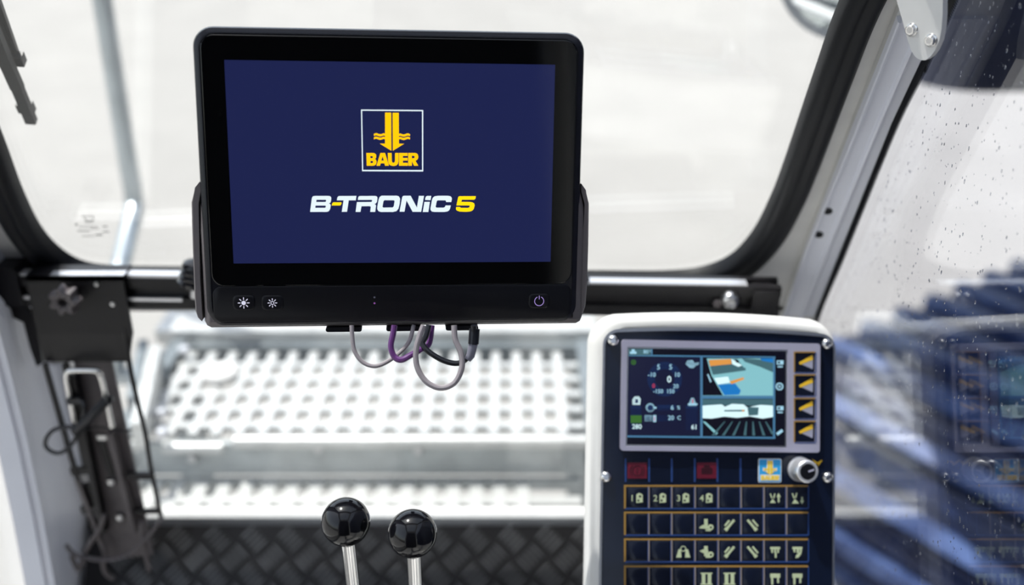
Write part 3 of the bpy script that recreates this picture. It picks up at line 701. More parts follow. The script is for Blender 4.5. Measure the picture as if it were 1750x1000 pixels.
for sgn, pts in ((-1, ((339, 312), (331, 322), (323, 348), (325, 420), (328, 500), (330, 534), (334, 546), (340, 552), (344, 550), (340, 480), (338, 400), (337, 350), (342, 322))),
                 (1, ((996, 316), (1003, 326), (1010, 350), (1009, 420), (1007, 490), (1004, 526), (1000, 538), (995, 544), (991, 542), (1000, 480), (1002, 400), (1001, 350), (995, 328)))):
    po = [ml(*p) for p in pts]
    m = MB(); z = [-0.046, -0.012, -0.007, -0.005]; ins = [0, 0, 0.0006, 0.0018]
    cxm = sum(p[0] for p in po) / len(po)
    m.rings([[(x - sgn * i_ if (x - cxm) * sgn > 0 else x, y, zz) for x, y in po] for zz, i_ in zip(z, ins)])
    m.build('side_cover', 'shell_grey', mo, 50)
for xa_, xb_ in ((556, 618), (660, 722), (762, 818)):
    xx0, xx1 = ml(xa_, 566)[0], ml(xb_, 566)[0]
    m = MB(); m.prism([rrect(xx1 - xx0, 0.004, 0.0018, 4, (xx0 + xx1) / 2, dbt - 0.0008)], -0.030, -0.004); m.build('cable_gland', 'black_plastic', mo)
# mounting arm from the back plate to the rail
mz = MF.L(V((-0.12, ra.y - 0.02, 0.72)))
arm = MB(); arm.bar((0.02, -0.05, -0.05), (0.02, -0.10, -0.22), 0.05, 0.02, (0, 0, 1)); arm.box((0.02, -0.05, -0.055), (0.10, 0.10, 0.012)); arm.build('mount_arm', 'black_steel', mo)

# ribbed clamp knob on the rail behind the display
kp = on_z(318, 476, RZ + 0.008); kd = V((0.12, 0.1, 1)).normalized()
kn = thing('ribbed_knob', 'dark glossy ribbed clamp knob on the rail left of display', 'knob', align(kp + V((0.012, 0, -0.01)), kd))
prf = [(0.012, 0.0), (0.020, 0.002)]
for i in range(4): prf += [(0.0215 - i * .0012, 0.005 + i * .0062), (0.0225 - i * .0016, 0.007 + i * .0062), (0.0200 - i * .0014, 0.0102 + i * .0062)]
prf += [(0.013, 0.030), (0.006, 0.0325), (0.001, 0.033)]
MB().lathe(prf, 28).build('knob_body', 'ball_black', kn); MB().lathe([(0.009, -0.012), (0.009, 0.001)], 16).build('stud', 'steel', kn)

# ------------------------------------------------------------------ cables under the display
def cable(name, label, pts, r, m, D=0.838, sub=()):
    P = [at(px, py, D + dd) for px, py, dd in pts]
    o = MB().tube(spline(P, 7), r, 10).build(name, m); tag(o, label, 'cable', 'cables looping under the display')
    return o
cable('cable', 'thin grey cable loop, leftmost under the display', [(601, 556, 0.01), (602, 575, 0.01), (606, 600, 0.01), (620, 619, 0.01), (641, 626, 0.01), (664, 617, 0.012), (686, 600, 0.02), (700, 582, 0.025), (707, 556, 0.03)], 0.0018, 'cable_grey')
cable('cable', 'purple cable loop under the middle of the display', [(674, 556, 0), (672, 570, 0), (668, 592, 0), (674, 610, 0), (686, 615, 0), (702, 607, 0.004), (718, 598, 0.01), (733, 588, 0.018), (738, 556, 0.02)], 0.0025, 'cable_purple')
cable('cable', 'long grey cable loop hanging lowest under the display', [(724, 556, -0.004), (717, 575, -0.004), (711, 600, -0.004), (713, 627, -0.004), (728, 652, -0.004), (752, 663, -0.004), (776, 655, -0.004), (789, 630, -0.004), (788, 604, -0.004), (778, 580, -0.004), (776, 556, -0.004)], 0.0024, 'cable_grey')
o = cable('cable', 'black cable with grey plug, rightmost under the display', [(733, 556, 0.014), (728, 575, 0.012), (722, 588, 0.01), (735, 603, 0.008), (760, 617, 0.008), (782, 621, 0.008), (797, 613, 0.008), (805, 595, 0.006), (809, 580, 0.004), (810, 556, 0.0)], 0.0024, 'cable_black')
MB().tube([at(811, 562, 0.842), at(809, 588, 0.842)], 0.0045, 14).build('plug_collar', 'cable_black', o)
MB().tube([at(809, 588, 0.842), at(804, 608, 0.843), at(799, 615, 0.843)], [0.0038, 0.0036, 0.0028], 14).build('plug', 'connector_grey', o)

# ------------------------------------------------------------------ control levers
def lever(bpx, bpy, D, foot, label):
    c = at(bpx, bpy, D); R = 0.0198
    t = thing('control_lever', label, 'lever', c, 'ball-topped control levers')
    prof = [(R * math.sin(math.radians(a)), -R * math.cos(math.radians(a))) for a in range(14, 180, 6)] + [(0.0001, R)]
    q = (c - foot).normalized()
    MB().lathe([(0.0055, -R - 0.004), (0.0062, -R)] + prof, 48, align((0, 0, 0), q)).build('ball_grip', 'ball_black', t, 50)
    MB().tube([q * (-R * .8), foot - c], 0.0059, 24).build('rod', 'chrome', t)
    MB().lathe([(0.025, -0.009), (0.024, 0.0), (0.018, 0.012), (0.020, 0.018), (0.012, 0.030), (0.013, 0.036), (0.008, 0.048)], 24, Matrix.Translation(foot - c)).build('boot', 'rubber', t)
    return c
l1 = at(591, 892, 0.83); l2 = at(705, 912, 0.83)
f1, f2 = V((l1.x + 0.003, l1.y + 0.012, 0.5)), V((l2.x - 0.001, l2.y + 0.008, 0.5))
lever(591, 892, 0.83, f1, 'black ball lever on chrome rod, standing left and higher'); lever(705, 912, 0.83, f2, 'black ball lever on chrome rod, standing right and lower')
pd = thing('lever_pedestal', 'dark pedestal under the two control levers', 'pedestal', ((l1.x + l2.x) / 2, l1.y, 0.0))
m = MB(); m.pillow(lambda i: rrect(0.20 - 2 * i, 0.16 - 2 * i, 0.02, 4), [(0.0, 0.0), (0.0, 0.475), (0.006, 0.488), (0.012, 0.4905)]); m.build('body', 'black_steel', pd)
MB().box((0, 0, 0.004), (0.22, 0.18, 0.008)).build('base_flange', 'black_steel', pd)

# ------------------------------------------------------------------ control console
CF = Frame((0.20064523, 0.833937, 0.67218208), (0.99415353, 0.08408385, -0.06773975), (0.02075026, 0.46688958, 0.88407214))
co = thing('control_console', 'white control console with small screen and rows of symbol keys', 'control console', CF.M())
cl = CF.loc
pL, pR, pT, pB = cl(1031, 700)[0], cl(1421, 700)[0], cl(1225, 566)[1], cl(1225, 1140)[1]
hL, hR, hT, hB = cl(1012, 700)[0], cl(1429, 700)[0], cl(1225, 541)[1], pB - 0.03
DW = 0.085
def crown(L, R, T, B, r, sag, n=8):
    """rounded panel with a slightly crowned top edge"""
    out = []; W = R - L; cx = (L + R) / 2
    top = lambda x: T - sag * ((x - cx) / (W / 2)) ** 2
    for i in range(n + 1):
        a = math.radians(90 * i / n); x = R - r + r * math.cos(a); out.append((x, top(R - r) - r + r * math.sin(a)))
    for i in range(1, 12): x = R - r - (W - 2 * r) * i / 12; out.append((x, top(x)))
    for i in range(n + 1):
        a = math.radians(90 + 90 * i / n); x = L + r + r * math.cos(a); out.append((x, top(L + r) - r + r * math.sin(a)))
    out += [(L, B), (R, B)]
    return out
m = MB()
lv = [(0.016, -DW), (0.002, -0.030), (0.0, -0.012), (0.0015, -0.004), (0.005, 0.001), (0.0095, 0.0030), (0.0125, 0.0026), (0.0130, 0.0000)]
m.rings([[(x, y, z) for x, y in crown(hL - 0.003 + i * 1.2, hR + 0.001 - i * 0.5, hT + 0.004 - i, hB + i, 0.030 - i * .6, 0.006)] for i, z in lv]); m.build('housing', 'white_paint', co, 40)
m = MB(); rim = crown(pL - 0.0022, pR + 0.0022, pT + 0.003, pB, 0.016, 0.004); ri2 = crown(pL, pR, pT, pB + 0.002, 0.014, 0.004)
m.prism([rim, ri2], -0.004, 0.0042); m.build('panel_rim', 'steel', co)
m = MB(); fc = crown(pL, pR, pT, pB + 0.002, 0.014, 0.004); m.prism([fc], -0.004, 0.0030); m.build('face_panel', 'panel_black', co)
z0 = 0.0030
def quad(mb, x0, y0, x1, y1, za, zb): mb.prism([[cl(x0, y0), cl(x1, y0), cl(x1, y1), cl(x0, y1)]], za, zb)
for px, py in ((1046, 582), (1410, 588), (1034, 814), (1411, 815)):
    x, y = cl(px, py); MB().lathe([(0.0056, 0), (0.0058, 0.001), (0.0050, 0.0035), (0.0032, 0.005), (0.0028, 0.0052), (0.0026, 0.0032), (0.0005, 0.0032)], 20, Matrix.Translation((x, y, z0))).build('bolt', 'chrome', co)
# screen unit
q4 = [cl(*p) for p in ((1059.5, 581), (1396, 586), (1396, 772), (1059.5, 770))]
bw, bh = q4[1][0] - q4[0][0], q4[0][1] - q4[3][1]; bcx, bcy = sum(p[0] for p in q4) / 4, sum(p[1] for p in q4) / 4
d4 = [cl(*p) for p in ((1069, 593), (1342, 597), (1342, 764), (1069, 762))]
hole_b = [(d4[0][0], (d4[0][1] + d4[1][1]) / 2), (d4[1][0], (d4[0][1] + d4[1][1]) / 2), (d4[1][0], (d4[2][1] + d4[3][1]) / 2), (d4[0][0], (d4[2][1] + d4[3][1]) / 2)]
keys_y = [(602.8, 636), (641.7, 676), (681.6, 714.9), (720.5, 754.7)]
kx0, kx1 = 1353.7, 1388.5
kh = [[cl(kx0, a), cl(kx1, a), cl(kx1, b), cl(kx0, b)] for a, b in keys_y]
m = MB(); m.prism([rrect(bw, bh, 0.003, 4, bcx, bcy), hole_b] + kh, z0 - 0.001, z0 + 0.0042); m.build('screen_bezel', 'bezel_lavender', co)
m = MB(); sm_ = 0.0016; m.prism([hole_b, [(hole_b[0][0] + sm_, hole_b[0][1] - sm_), (hole_b[1][0] - sm_, hole_b[1][1] - sm_), (hole_b[2][0] - sm_, hole_b[2][1] + sm_), (hole_b[3][0] + sm_, hole_b[3][1] + sm_)]], z0, z0 + 0.0030); m.build('inner_frame', 'steel', co)
SZ = z0 + 0.0012
m = MB(); m.prism([hole_b], z0 - 0.0005, SZ); sc2 = m.build('screen', 'ui_black', co)
k2 = ((1040, 570), 4.605)
class UI:
    def __init__(s): s.m = MB(); s.names = []; s.lv = 0
    def p(s, mname, *polys, up=1):
        if mname not in s.names: s.names.append(mname)
        s.m.mark(s.names.index(mname)); za = SZ + 0.00002
        s.lv += 1; trace(s.m, polys, *k2, z0=za, z1=SZ + 0.00012 + s.lv * 0.000006, fr=CF); return s
    def t(s, mname, txt, x, y, hpx, rot=0):
        if mname not in s.names: s.names.append(mname)
        s.m.mark(s.names.index(mname)); s.lv += 1
        cx, cy = cl(k2[0][0] + x / k2[1], k2[0][1] + y / k2[1]); size = hpx / k2[1] / 1750 * 1.0
        vs, fs = TXT[txt]; s.m.add([(cx + v[0] * size, cy + v[1] * size, SZ + 0.00014 + s.lv * 0.000006) for v in vs], fs); return s
    def done(s, name): return s.m.build(name, s.names, sc2)
def R4(x0, y0, x1, y1): return [(x0, y0), (x1, y0), (x1, y1), (x0, y1)]
def ell(cx, cy, r, n=18): return circ(r, n, cx, cy)
u = UI(); u.p('ui_dark', R4(140, 185, 718, 800)).p('ui_line', [(140, 166), (1300, 181), (1300, 192), (140, 178)]).p('ui_line', R4(326, 118, 337, 176)).p('ui_line', [(140, 800), (1300, 812), (1300, 826), (140, 814)]).p('ui_line', R4(712, 182, 730, 812)).p('ui_line', R4(1282, 186, 1298, 822)).p('ui_line', R4(718, 488, 1290, 512))
u.p('ui_tealdark', R4(150, 122, 320, 172)).t('ui_text', '80', 285, 145, 40).t('ui_text', '°C', 318, 140, 24).p('ui_text', R4(160, 142, 212, 160)).p('ui_text', R4(174, 124, 198, 142)).done('status_frame')
u = UI(); u.p('ui_panel', ell(433, 358, 136, 36), ell(433, 358, 78, 36)).t('ui_text', '5', 385, 265, 56).t('ui_text', '5', 480, 265, 56).t('ui_text', '-10', 332, 325, 48).t('ui_text', '10', 530, 325, 48).t('ui_red', '0', 346, 412, 46).t('ui_text', '20', 520, 415, 44).t('ui_text', '-150', 382, 455, 44).t('ui_text', '150', 478, 455, 44).t('ui_white', '0', 468, 362, 72).done('dial')
u = UI(); u.p('ui_panel', R4(165, 565, 250, 755)).p('ui_green', R4(166, 642, 252, 702)).t('ui_white', '280', 215, 732, 52).done('fuel_bar')
u = UI(); u.p('ui_white', [(180, 560), (178, 520), (196, 495), (230, 492), (246, 515), (240, 560)]).p('ui_panel', [(200, 545), (204, 515), (222, 515), (226, 545)]).done('fuel_icon')
u = UI(); u.p('ui_panel', R4(598, 565, 690, 760)).t('ui_white', '61', 665, 735, 52).done('temperature_bar')
u = UI(); u.p('ui_text', [(615, 570), (640, 505), (662, 505), (685, 570)]).p('ui_red', R4(648, 515, 656, 550)).p('ui_text', R4(615, 548, 690, 560)).done('temperature_icon')
u = UI(); u.p('ui_text', ell(320, 582, 36)).p('ui_panel', ell(320, 582, 22)).p('ui_text', R4(350, 575, 368, 590)).done('pump_icon')
u = UI(); u.p('ui_text', R4(275, 640, 335, 690)).p('ui_panel', R4(290, 648, 296, 684)).p('ui_panel', R4(306, 648, 312, 684)).p('ui_text', R4(342, 640, 366, 694)).p('ui_red', R4(350, 650, 356, 686)).done('battery_icon')
u = UI(); u.p('ui_panel', R4(375, 560, 520, 605)).t('ui_text', '6', 492, 583, 52).t('ui_text', '%', 542, 583, 40).done('upper_value')
u = UI(); u.p('ui_panel', R4(375, 640, 520, 688)).t('ui_text', '20', 482, 663, 50).t('ui_text', 'C', 545, 663, 44).done('lower_value')
u = UI(); u.p('ui_text', [(596, 240), (610, 212), (650, 208), (668, 232), (700, 225), (700, 246), (680, 250), (660, 272), (628, 270)]).done('engine_icon')
u = UI(); u.p('ui_green', ell(188, 226, 22)).done('status_dot')
u = UI(); u.p('ui_teal', R4(730, 196, 1282, 488)).p('ui_black', [(730, 196), (762, 196), (800, 330), (890, 486), (730, 486)]).p('ui_tealdark', [(775, 215), (1000, 200), (1070, 290), (810, 325)]).p('ui_orange', [(780, 208), (952, 200), (958, 240), (788, 256)]).p('ui_white', [(955, 200), (985, 215), (1040, 250), (1010, 262), (962, 240)]).p('ui_black', [(985, 205), (1015, 212), (1010, 232), (990, 226)]).p('ui_tealdark', [(1040, 196), (1282, 210), (1282, 305), (1180, 262), (1060, 222)]).p('ui_blue', [(1180, 196), (1282, 196), (1282, 230), (1200, 215)]).p('ui_ice' if False else 'ui_white', [(820, 350), (930, 338), (945, 385), (850, 400)]).p('ui_tealdark', [(800, 285), (1065, 268), (1068, 290), (812, 318)]).p('ui_blue', [(850, 402), (985, 392), (1030, 448), (1016, 480), (900, 484)]).p('ui_orange', [(940, 376), (1050, 343), (1056, 360), (956, 398)]).p('ui_text', [(765, 320), (775, 318), (800, 378), (790, 384)]).done('camera_view_upper')
u = UI(); u.p('ui_black', R4(730, 516, 1282, 804)).p('ui_tealdark', R4(730, 516, 1282, 566)).p('ui_white', [(730, 566), (880, 556), (905, 575), (960, 552), (1050, 556), (1080, 580), (1180, 560), (1282, 566), (1282, 655), (1200, 668), (1100, 650), (1000, 662), (900, 652), (800, 668), (730, 664)]).p('ui_tealdark', [(900, 600), (1060, 598), (1060, 612), (900, 612)]).p('ui_orange', R4(1040, 598, 1056, 613)).p('ui_tealdark', [(1080, 575), (1170, 580), (1165, 640), (1090, 645)]).p('ui_teal', [(730, 690), (750, 690), (850, 780), (835, 796)])
for a, b_2 in (((900, 690), (800, 800)), ((960, 690), (880, 800)), ((1020, 690), (960, 800)), ((1070, 690), (1050, 800)), ((1120, 690), (1120, 800)), ((1170, 690), (1200, 800)), ((1220, 690), (1270, 790))):
    u.p('ui_tealdark', [(a[0], a[1]), (a[0] + 8, a[1]), (b_2[0] + 22, b_2[1]), (b_2[0], b_2[1])])
u.done('camera_view_lower')
u = UI()
for y in (212, 570): u.p('ui_text', R4(1312, y, 1364, y + 32)).p('ui_black', R4(1320, y + 8, 1338, y + 24)).p('ui_text', R4(1318, y + 44, 1358, y + 54))
u.p('ui_text', ell(1333, 416, 30), ell(1333, 416, 20)).p('ui_text', ell(1333, 416, 9)).p('ui_text', [(1306, 782), (1350, 750), (1362, 768), (1320, 800)]).done('menu_icons')
# soft keys
k7 = ((1190, 580), 5.265)
for (a, b), oy in zip(keys_y, (0, 205, 410, 617)):
    m = MB(); quad(m, kx0 + .8, a + .8, kx1 - .8, b - .8, z0 - 0.0005, z0 + 0.0030); sk = m.build('soft_key', 'key_navy', co)
    m = MB(); trace(m, [[(905, 215 + oy), (1028, 150 + oy), (1025, 268 + oy)]], *k7, z0=z0 + 0.0030, z1=z0 + 0.00315, fr=CF); m.build('arrow_mark', 'print_lavender', sk)
    m = MB(); trace(m, [[(902, 208 + oy), (1022, 140 + oy), (1027, 182 + oy), (912, 228 + oy)]], *k7, z0=z0 + 0.0030, z1=z0 + 0.0033, fr=CF); m.build('arrow_stripe', 'print_yellow', sk)
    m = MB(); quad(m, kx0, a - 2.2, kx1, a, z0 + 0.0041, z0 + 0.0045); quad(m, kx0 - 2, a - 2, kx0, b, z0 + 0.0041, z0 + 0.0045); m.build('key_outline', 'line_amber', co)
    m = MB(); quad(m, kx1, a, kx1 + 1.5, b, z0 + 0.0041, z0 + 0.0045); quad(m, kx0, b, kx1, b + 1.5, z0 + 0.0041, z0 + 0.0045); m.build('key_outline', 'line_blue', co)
# indicator row
sx = [1068, 1108, 1146.6, 1185.7, 1224.3, 1263.7]
for x in sx:
    m = MB(); quad(m, x - 1.4, 783, x + 1.4, 823, z0 - .0005, z0 + 0.0004); m.build('divider', 'line_blue', co)
for x in (1071, 1189.4):
    m = MB(); m.prism([[cl(x, 790), cl(x + 33, 790), cl(x + 33, 817), cl(x, 817)]], z0 - .0005, z0 + 0.0008); wl_ = m.build('warning_lamp', 'red_dark', co)
    c_ = cl(x + 16.5, 804); m = MB()
    if x < 1100:
        m.prism([circ(0.0052, 20, *c_), circ(0.0043, 20, *c_)], z0 + .0008, z0 + .001); m.prism([[(c_[0] - .0004, c_[1] - .0025), (c_[0] + .0004, c_[1] - .0025), (c_[0] + .0004, c_[1] + .0028), (c_[0] - .0004, c_[1] + .0028)]], z0 + .0008, z0 + .001)
        for sg in (-1, 1):
            ar = lambda R: [(c_[0] + sg * R * math.cos(math.radians(a)), c_[1] + R * math.sin(math.radians(a))) for a in range(-45, 46, 15)]
            m.prism([ar(.0072) + list(reversed(ar(.0064)))], z0 + .0008, z0 + .001)
    else:
        m.prism([rrect(0.011, 0.006, 0.001, 3, *c_)], z0 + .0008, z0 + .001); m.prism([rrect(0.006, 0.0025, 0.0005, 3, c_[0], c_[1] + .0045)], z0 + .0008, z0 + .001)
    m.build('warning_symbol', 'red_darker', wl_)
# badge with the arrow logo
m = MB(); bq = [cl(*p) for p in ((1294, 784), (1333, 784), (1333, 823), (1294, 823))]
bcx2, bcy2, bs = (bq[0][0] + bq[1][0]) / 2, (bq[0][1] + bq[3][1]) / 2, bq[1][0] - bq[0][0]
m.prism([rrect(bs, bs, 0.0016, 3, bcx2, bcy2)], z0 - .0005, z0 + .0008); bd_ = m.build('logo_badge', 'badge_white', co); bd_['label'] = 'small blue badge with yellow arrow logo'
m = MB(); m.prism([rrect(bs * .94, bs * .94, 0.0012, 3, bcx2, bcy2)], z0 + .0008, z0 + .00095); m.build('badge_field', 'badge_blue', bd_)
def badge(polys, mname, nm, gx=1.0, za=.00095, zb=.0011):
    m = MB()
    for p in polys: m.prism([[(bcx2 + (x - 500) / 800 * bs * gx, bcy2 - (y - 492) / 800 * bs * gx) for x, y in c] for c in p], z0 + za, z0 + zb)
    m.build(nm, mname, bd_)
badge([[[(392, 140), (606, 140), (608, 420), (750, 400), (750, 500), (640, 520), (500, 650), (355, 520), (250, 500), (250, 400), (392, 420)]], [[(165, 630), (840, 630), (840, 830), (165, 830)]]], 'badge_white', 'badge_outline')
badge(ARROW, 'badge_yellow', 'badge_arrow', 1.0, .0011, .00125); badge(BAUER, 'badge_yellow', 'badge_lettering', 1.0, .0011, .00125)
# rotary knob
kx, ky = cl(1364, 801); n = 36; rs = []
def gear(r, d): return [((r - (d if i % 2 else 0)) * math.cos(2 * math.pi * i / (2 * n)), (r - (d if i % 2 else 0)) * math.sin(2 * math.pi * i / (2 * n))) for i in range(2 * n)]
KM = Matrix.Translation((kx, ky, z0))
rk = MB(); rk.rings([[(x, y, z) for x, y in gear(r, d)] for r, d, z in ((0.0122, 0.0, 0.0), (0.0122, 0.0, 0.002), (0.0116, 0.0006, 0.0022), (0.0112, 0.0006, 0.0155), (0.0112, 0.0, 0.0165), (0.0108, 0.0, 0.0205), (0.0098, 0.0, 0.0215), (0.0079, 0.0, 0.0216), (0.0077, 0.0, 0.0205))], M=KM)
rk_o = rk.build('rotary_knob', 'aluminium', co, 25); rk_o['label'] = 'silver knurled rotary knob with black cap'
MB().lathe([(0.0076, 0.019), (0.0076, 0.0212), (0.0070, 0.0217), (0.0005, 0.0217)], 28, KM).build('knob_cap', 'black_plastic', rk_o)
m = MB(); a = math.radians(18); m.box((0.0034, 0, 0.0218), (0.0060, 0.0017, 0.0006), KM @ Matrix.Rotation(a, 4, 'Z')); m.build('pointer', 'print_lavender', rk_o)
m = MB(); m.prism([[cl(*p) for p in ((1385, 784), (1389, 786), (1396, 791), (1392, 793))]], z0, z0 + .0003); m.prism([[cl(*p) for p in ((1394, 790), (1402, 785.5), (1403, 787.5), (1396, 796))]], z0, z0 + .0003); m.build('knob_mark', 'print_yellow', co)
# key rows
ry = [(830, 868.2), (875.4, 913.5), (921, 959), (967, 1005), (1013, 1051)]
cxs = [1066.7, 1106.9, 1145.9, 1185.6, 1225.1, 1263.8, 1302.9, 1341.4, 1378.5]
def ic_rect(cx, cy, w, h, a=0):
    c, s = math.cos(math.radians(a)), math.sin(math.radians(a)); return [[(cx + x * c - y * s, cy + x * s + y * c) for x, y in ((-w / 2, -h / 2), (w / 2, -h / 2), (w / 2, h / 2), (-w / 2, h / 2))]]
def ic_poly(*p): return [list(p)]
def icon(kind):
    """symbol outlines in photo units around the key centre (y down)"""
    I = []
    if kind[0] == 'drum':
        I = [[[(-1, -6), (3, -9), (7, -8), (10, -6), (10, 7), (-1, 8)], circ(2.2, 10, 5.5, -3), circ(2.0, 10, 2.5, 4)]]
    elif kind == 'up': I = [ic_poly((-9, 8), (-4, 1), (1, 8)), ic_rect(-7, -4, 2, 8, -20), ic_rect(-1.5, -4, 2, 8, 15), ic_rect(6, 2, 2.6, 10), ic_poly((2.5, -2), (6, -9), (9.5, -2))]
    elif kind == 'down': I = [ic_poly((-9, 9), (-4, 1), (3, 9)), ic_rect(-7, -4, 2, 9, -20), ic_rect(-2, -5, 2, 9, 15), ic_rect(8, 2, 2.6, 8), ic_poly((4.5, 4), (8, 10), (11.5, 4))]
    elif kind == 'mast': I = [ic_rect(-1, -2, 6, 16), ic_poly((-12, 4), (-6, 0), (3, 2), (3, 7), (-12, 6)), [circ(5, 14, 7, 4), circ(2, 10, 7.5, 4.5)], ic_rect(3, 9, 9, 3)]
    elif kind == 'mast2': I = [ic_rect(-1, -1, 6, 17), ic_poly((-12, -1), (-5, -4), (3, -2), (3, 2), (-5, 3)), [circ(5, 14, 7, 5), circ(2, 10, 7.5, 5.5)], ic_rect(3, 9, 9, 3)]
    elif kind == 'bar_r': I = [ic_rect(1, 0, 4, 22, 40), ic_rect(-4, -3, 3, 12, 40), ic_rect(-5.5, 7.5, 6, 5, 40)]
    elif kind == 'bar_l': I = [ic_rect(-1, 0, 4, 22, -40), ic_rect(5, -3, 3, 14, -40), ic_rect(5.5, 7.5, 6, 5, -40)]
    elif kind == 'bells': I = [ic_poly((-12, 10), (-8, -4), (-4, -4), (-3, 10)), ic_poly((3, 10), (4, -4), (8, -4), (12, 10)), [circ(5, 14, 0, -5), circ(3.6, 14, 0, -5)]]
    elif kind == 'brush': I = [ic_rect(0, -6, 17, 4), ic_rect(-5, -1, 3, 6), ic_rect(0, -1, 3, 6), ic_rect(5, -1, 3, 6), ic_rect(1, 6, 3, 9)]
    elif kind == 'brush2': I = [ic_rect(0, -6, 17, 4), ic_rect(-5, -2, 3, 6), ic_rect(1, -1, 4, 7), ic_rect(6, -2, 3, 6), ic_poly((-3, 11), (-2, 6), (6, 0), (7, 3), (2, 10))]
    elif kind == 'feet': I = [ic_rect(-5, 0, 6, 19), ic_rect(5, 0, 6, 19), ic_rect(0, -9, 20, 2), ic_rect(0, 9.5, 20, 2)]
    elif kind == 'comb': I = [ic_rect(0, -5, 17, 7), ic_rect(-5, 4, 3.5, 12), ic_rect(5, 3, 3, 9)]
    return I
layout = [[('drum', '1'), ('drum', '2'), ('drum', '3'), ('drum', '4'), None, None, 'up', 'down'],
          [None, None, None, 'mast', 'bar_r', 'bar_l', None, None],
          [None, None, 'bells', 'mast2', 'bar_r', 'bar_l', 'brush', 'brush2'],
          [None, None, None, 'feet', 'feet', None, 'comb', 'comb'], [None] * 8]
for (ya, yb2), row in zip(ry, layout):
    for i, kind in enumerate(row):
        x0_, x1_ = cxs[i] + 2.6, cxs[i + 1] - 2.6
        m = MB(); a4 = [cl(x0_, ya + 2.5), cl(x1_, ya + 2.5), cl(x1_, yb2 - 2), cl(x0_, yb2 - 2)]
        cx, cy = (a4[0][0] + a4[1][0]) / 2, (a4[0][1] + a4[3][1]) / 2; ww, hw = a4[1][0] - a4[0][0], a4[0][1] - a4[3][1]
        m.pillow(lambda i_: rrect(ww - 2 * i_, hw - 2 * i_, 0.0012, 2, cx, cy), [(0, z0 - .001), (0, z0 + .0006), (0.0006, z0 + .0009)])
        ky_ = m.build('key', 'key_navy', co)
        if kind:
            m = MB(); pcx, pcy = (x0_ + x1_) / 2, (ya + yb2) / 2 + 1.5
            for k_, pl_ in enumerate(icon(kind)):
                m.prism([[cl(pcx + x, pcy + y) for x, y in c] for c in pl_], z0 + .0009, z0 + .0011 + k_ * 0.000015)
            if kind[0] == 'drum':
                px_, py_ = cl(pcx - 8, pcy + 0.5); size = 15 / 1750
                vs, fs = TXT[kind[1]]; m.add([(px_ + v[0] * size, py_ + v[1] * size, z0 + .0011) for v in vs], fs)
            m.build('key_symbol', 'icon_green', ky_)
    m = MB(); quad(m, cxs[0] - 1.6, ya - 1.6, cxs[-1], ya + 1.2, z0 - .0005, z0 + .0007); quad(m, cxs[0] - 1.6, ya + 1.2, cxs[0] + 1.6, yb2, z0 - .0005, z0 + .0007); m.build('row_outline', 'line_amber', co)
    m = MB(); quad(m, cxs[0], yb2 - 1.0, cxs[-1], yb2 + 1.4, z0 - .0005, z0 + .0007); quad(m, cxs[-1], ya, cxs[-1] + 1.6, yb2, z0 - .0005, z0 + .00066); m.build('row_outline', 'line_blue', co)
    for x in cxs[1:-1]:
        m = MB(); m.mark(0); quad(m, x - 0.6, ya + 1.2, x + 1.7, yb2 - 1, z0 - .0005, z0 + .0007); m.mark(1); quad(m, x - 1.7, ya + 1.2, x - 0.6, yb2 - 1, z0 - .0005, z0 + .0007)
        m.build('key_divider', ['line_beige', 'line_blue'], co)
# pedestal of the console
m = MB(); fw = CF.w((hL + hR) / 2, hB + 0.02, -DW / 2); m.box((fw.x, fw.y, fw.z / 2), (0.20, 0.10, fw.z)); m.build('pedestal', 'white_paint', co, world=True)

# ------------------------------------------------------------------ plate with two screws on the right pillar
pn = V((-0.72, -0.66, 0.20)).normalized(); pc_ = at(1590, 40, 0.80)
PF = Frame(pc_, V((0.66, -0.72, 0.0)), V((0, 0, 1)))
if PF.n.dot(ray(1590, 40)) > 0: PF = Frame(pc_, -PF.x, V((0, 0, 1)))
hp_ = thing('hinge_plate', 'pale rounded plate with two socket screws at pillar top', 'plate', PF.M())
out = [PF.loc(*p) for p in ((1556, -190), (1502, -130), (1518, -60), (1532, 0), (1543, 38), (1551, 68), (1558, 88), (1565, 98), (1573, 103), (1581, 103), (1590, 97), (1598, 86), (1605, 70), (1609, 50), (1611, 25), (1611, 0), (1609, -60), (1612, -130), (1612, -190))]
m = MB(); m.prism([out], -0.008, 0.0); m.build('plate', 'white_paint', hp_, 30)
for px, py in ((1558, 51), (1591, 69)):
    x, y = PF.loc(px, py)
    MB().lathe([(0.0052, -0.001), (0.0054, 0.0004), (0.0050, 0.0010), (0.0044, 0.0012), (0.0040, 0.0030), (0.0034, 0.0036), (0.0026, 0.0036)], 24, Matrix.Translation((x, y, 0))).build('screw', 'chrome', hp_)
    MB().lathe([(0.0026, 0.0037), (0.0024, 0.0012), (0.0002, 0.0012)], 6, Matrix.Translation((x, y, 0))).build('screw_socket', 'steel', hp_)

# ------------------------------------------------------------------ clamp bracket and equipment holder at the left
yc = RF.w(RF.loc(215, 500)[0], 0).y - 0.0045
def ly(px, py, Y): return on_y(px, py, Y)
BF = Frame(ly(132, 520, yc), (1, 0, 0), (0, 0.0, 1))
def bl(px, py, z=0): return BF.loc(px, py, z)
br = thing('equipment_holder', 'black clamp bracket with star knob and slotted holder frame, left side', 'holder', BF.M())
top = [bl(*p) for p in ((54, 468), (212, 474), (212, 568), (57, 568))]
m = MB(); xs0, xs1 = (top[0][0] + top[3][0]) / 2, top[1][0]; yT, yF = (top[0][1] + top[1][1]) / 2, top[2][1]
m.prism([[(xs0, yF), (xs1, yF), (xs1, yT - 0.001), (xs1 - .001, yT), (xs0 + .003, yT), (xs0, yT - .003)]], 0.0, 0.004)
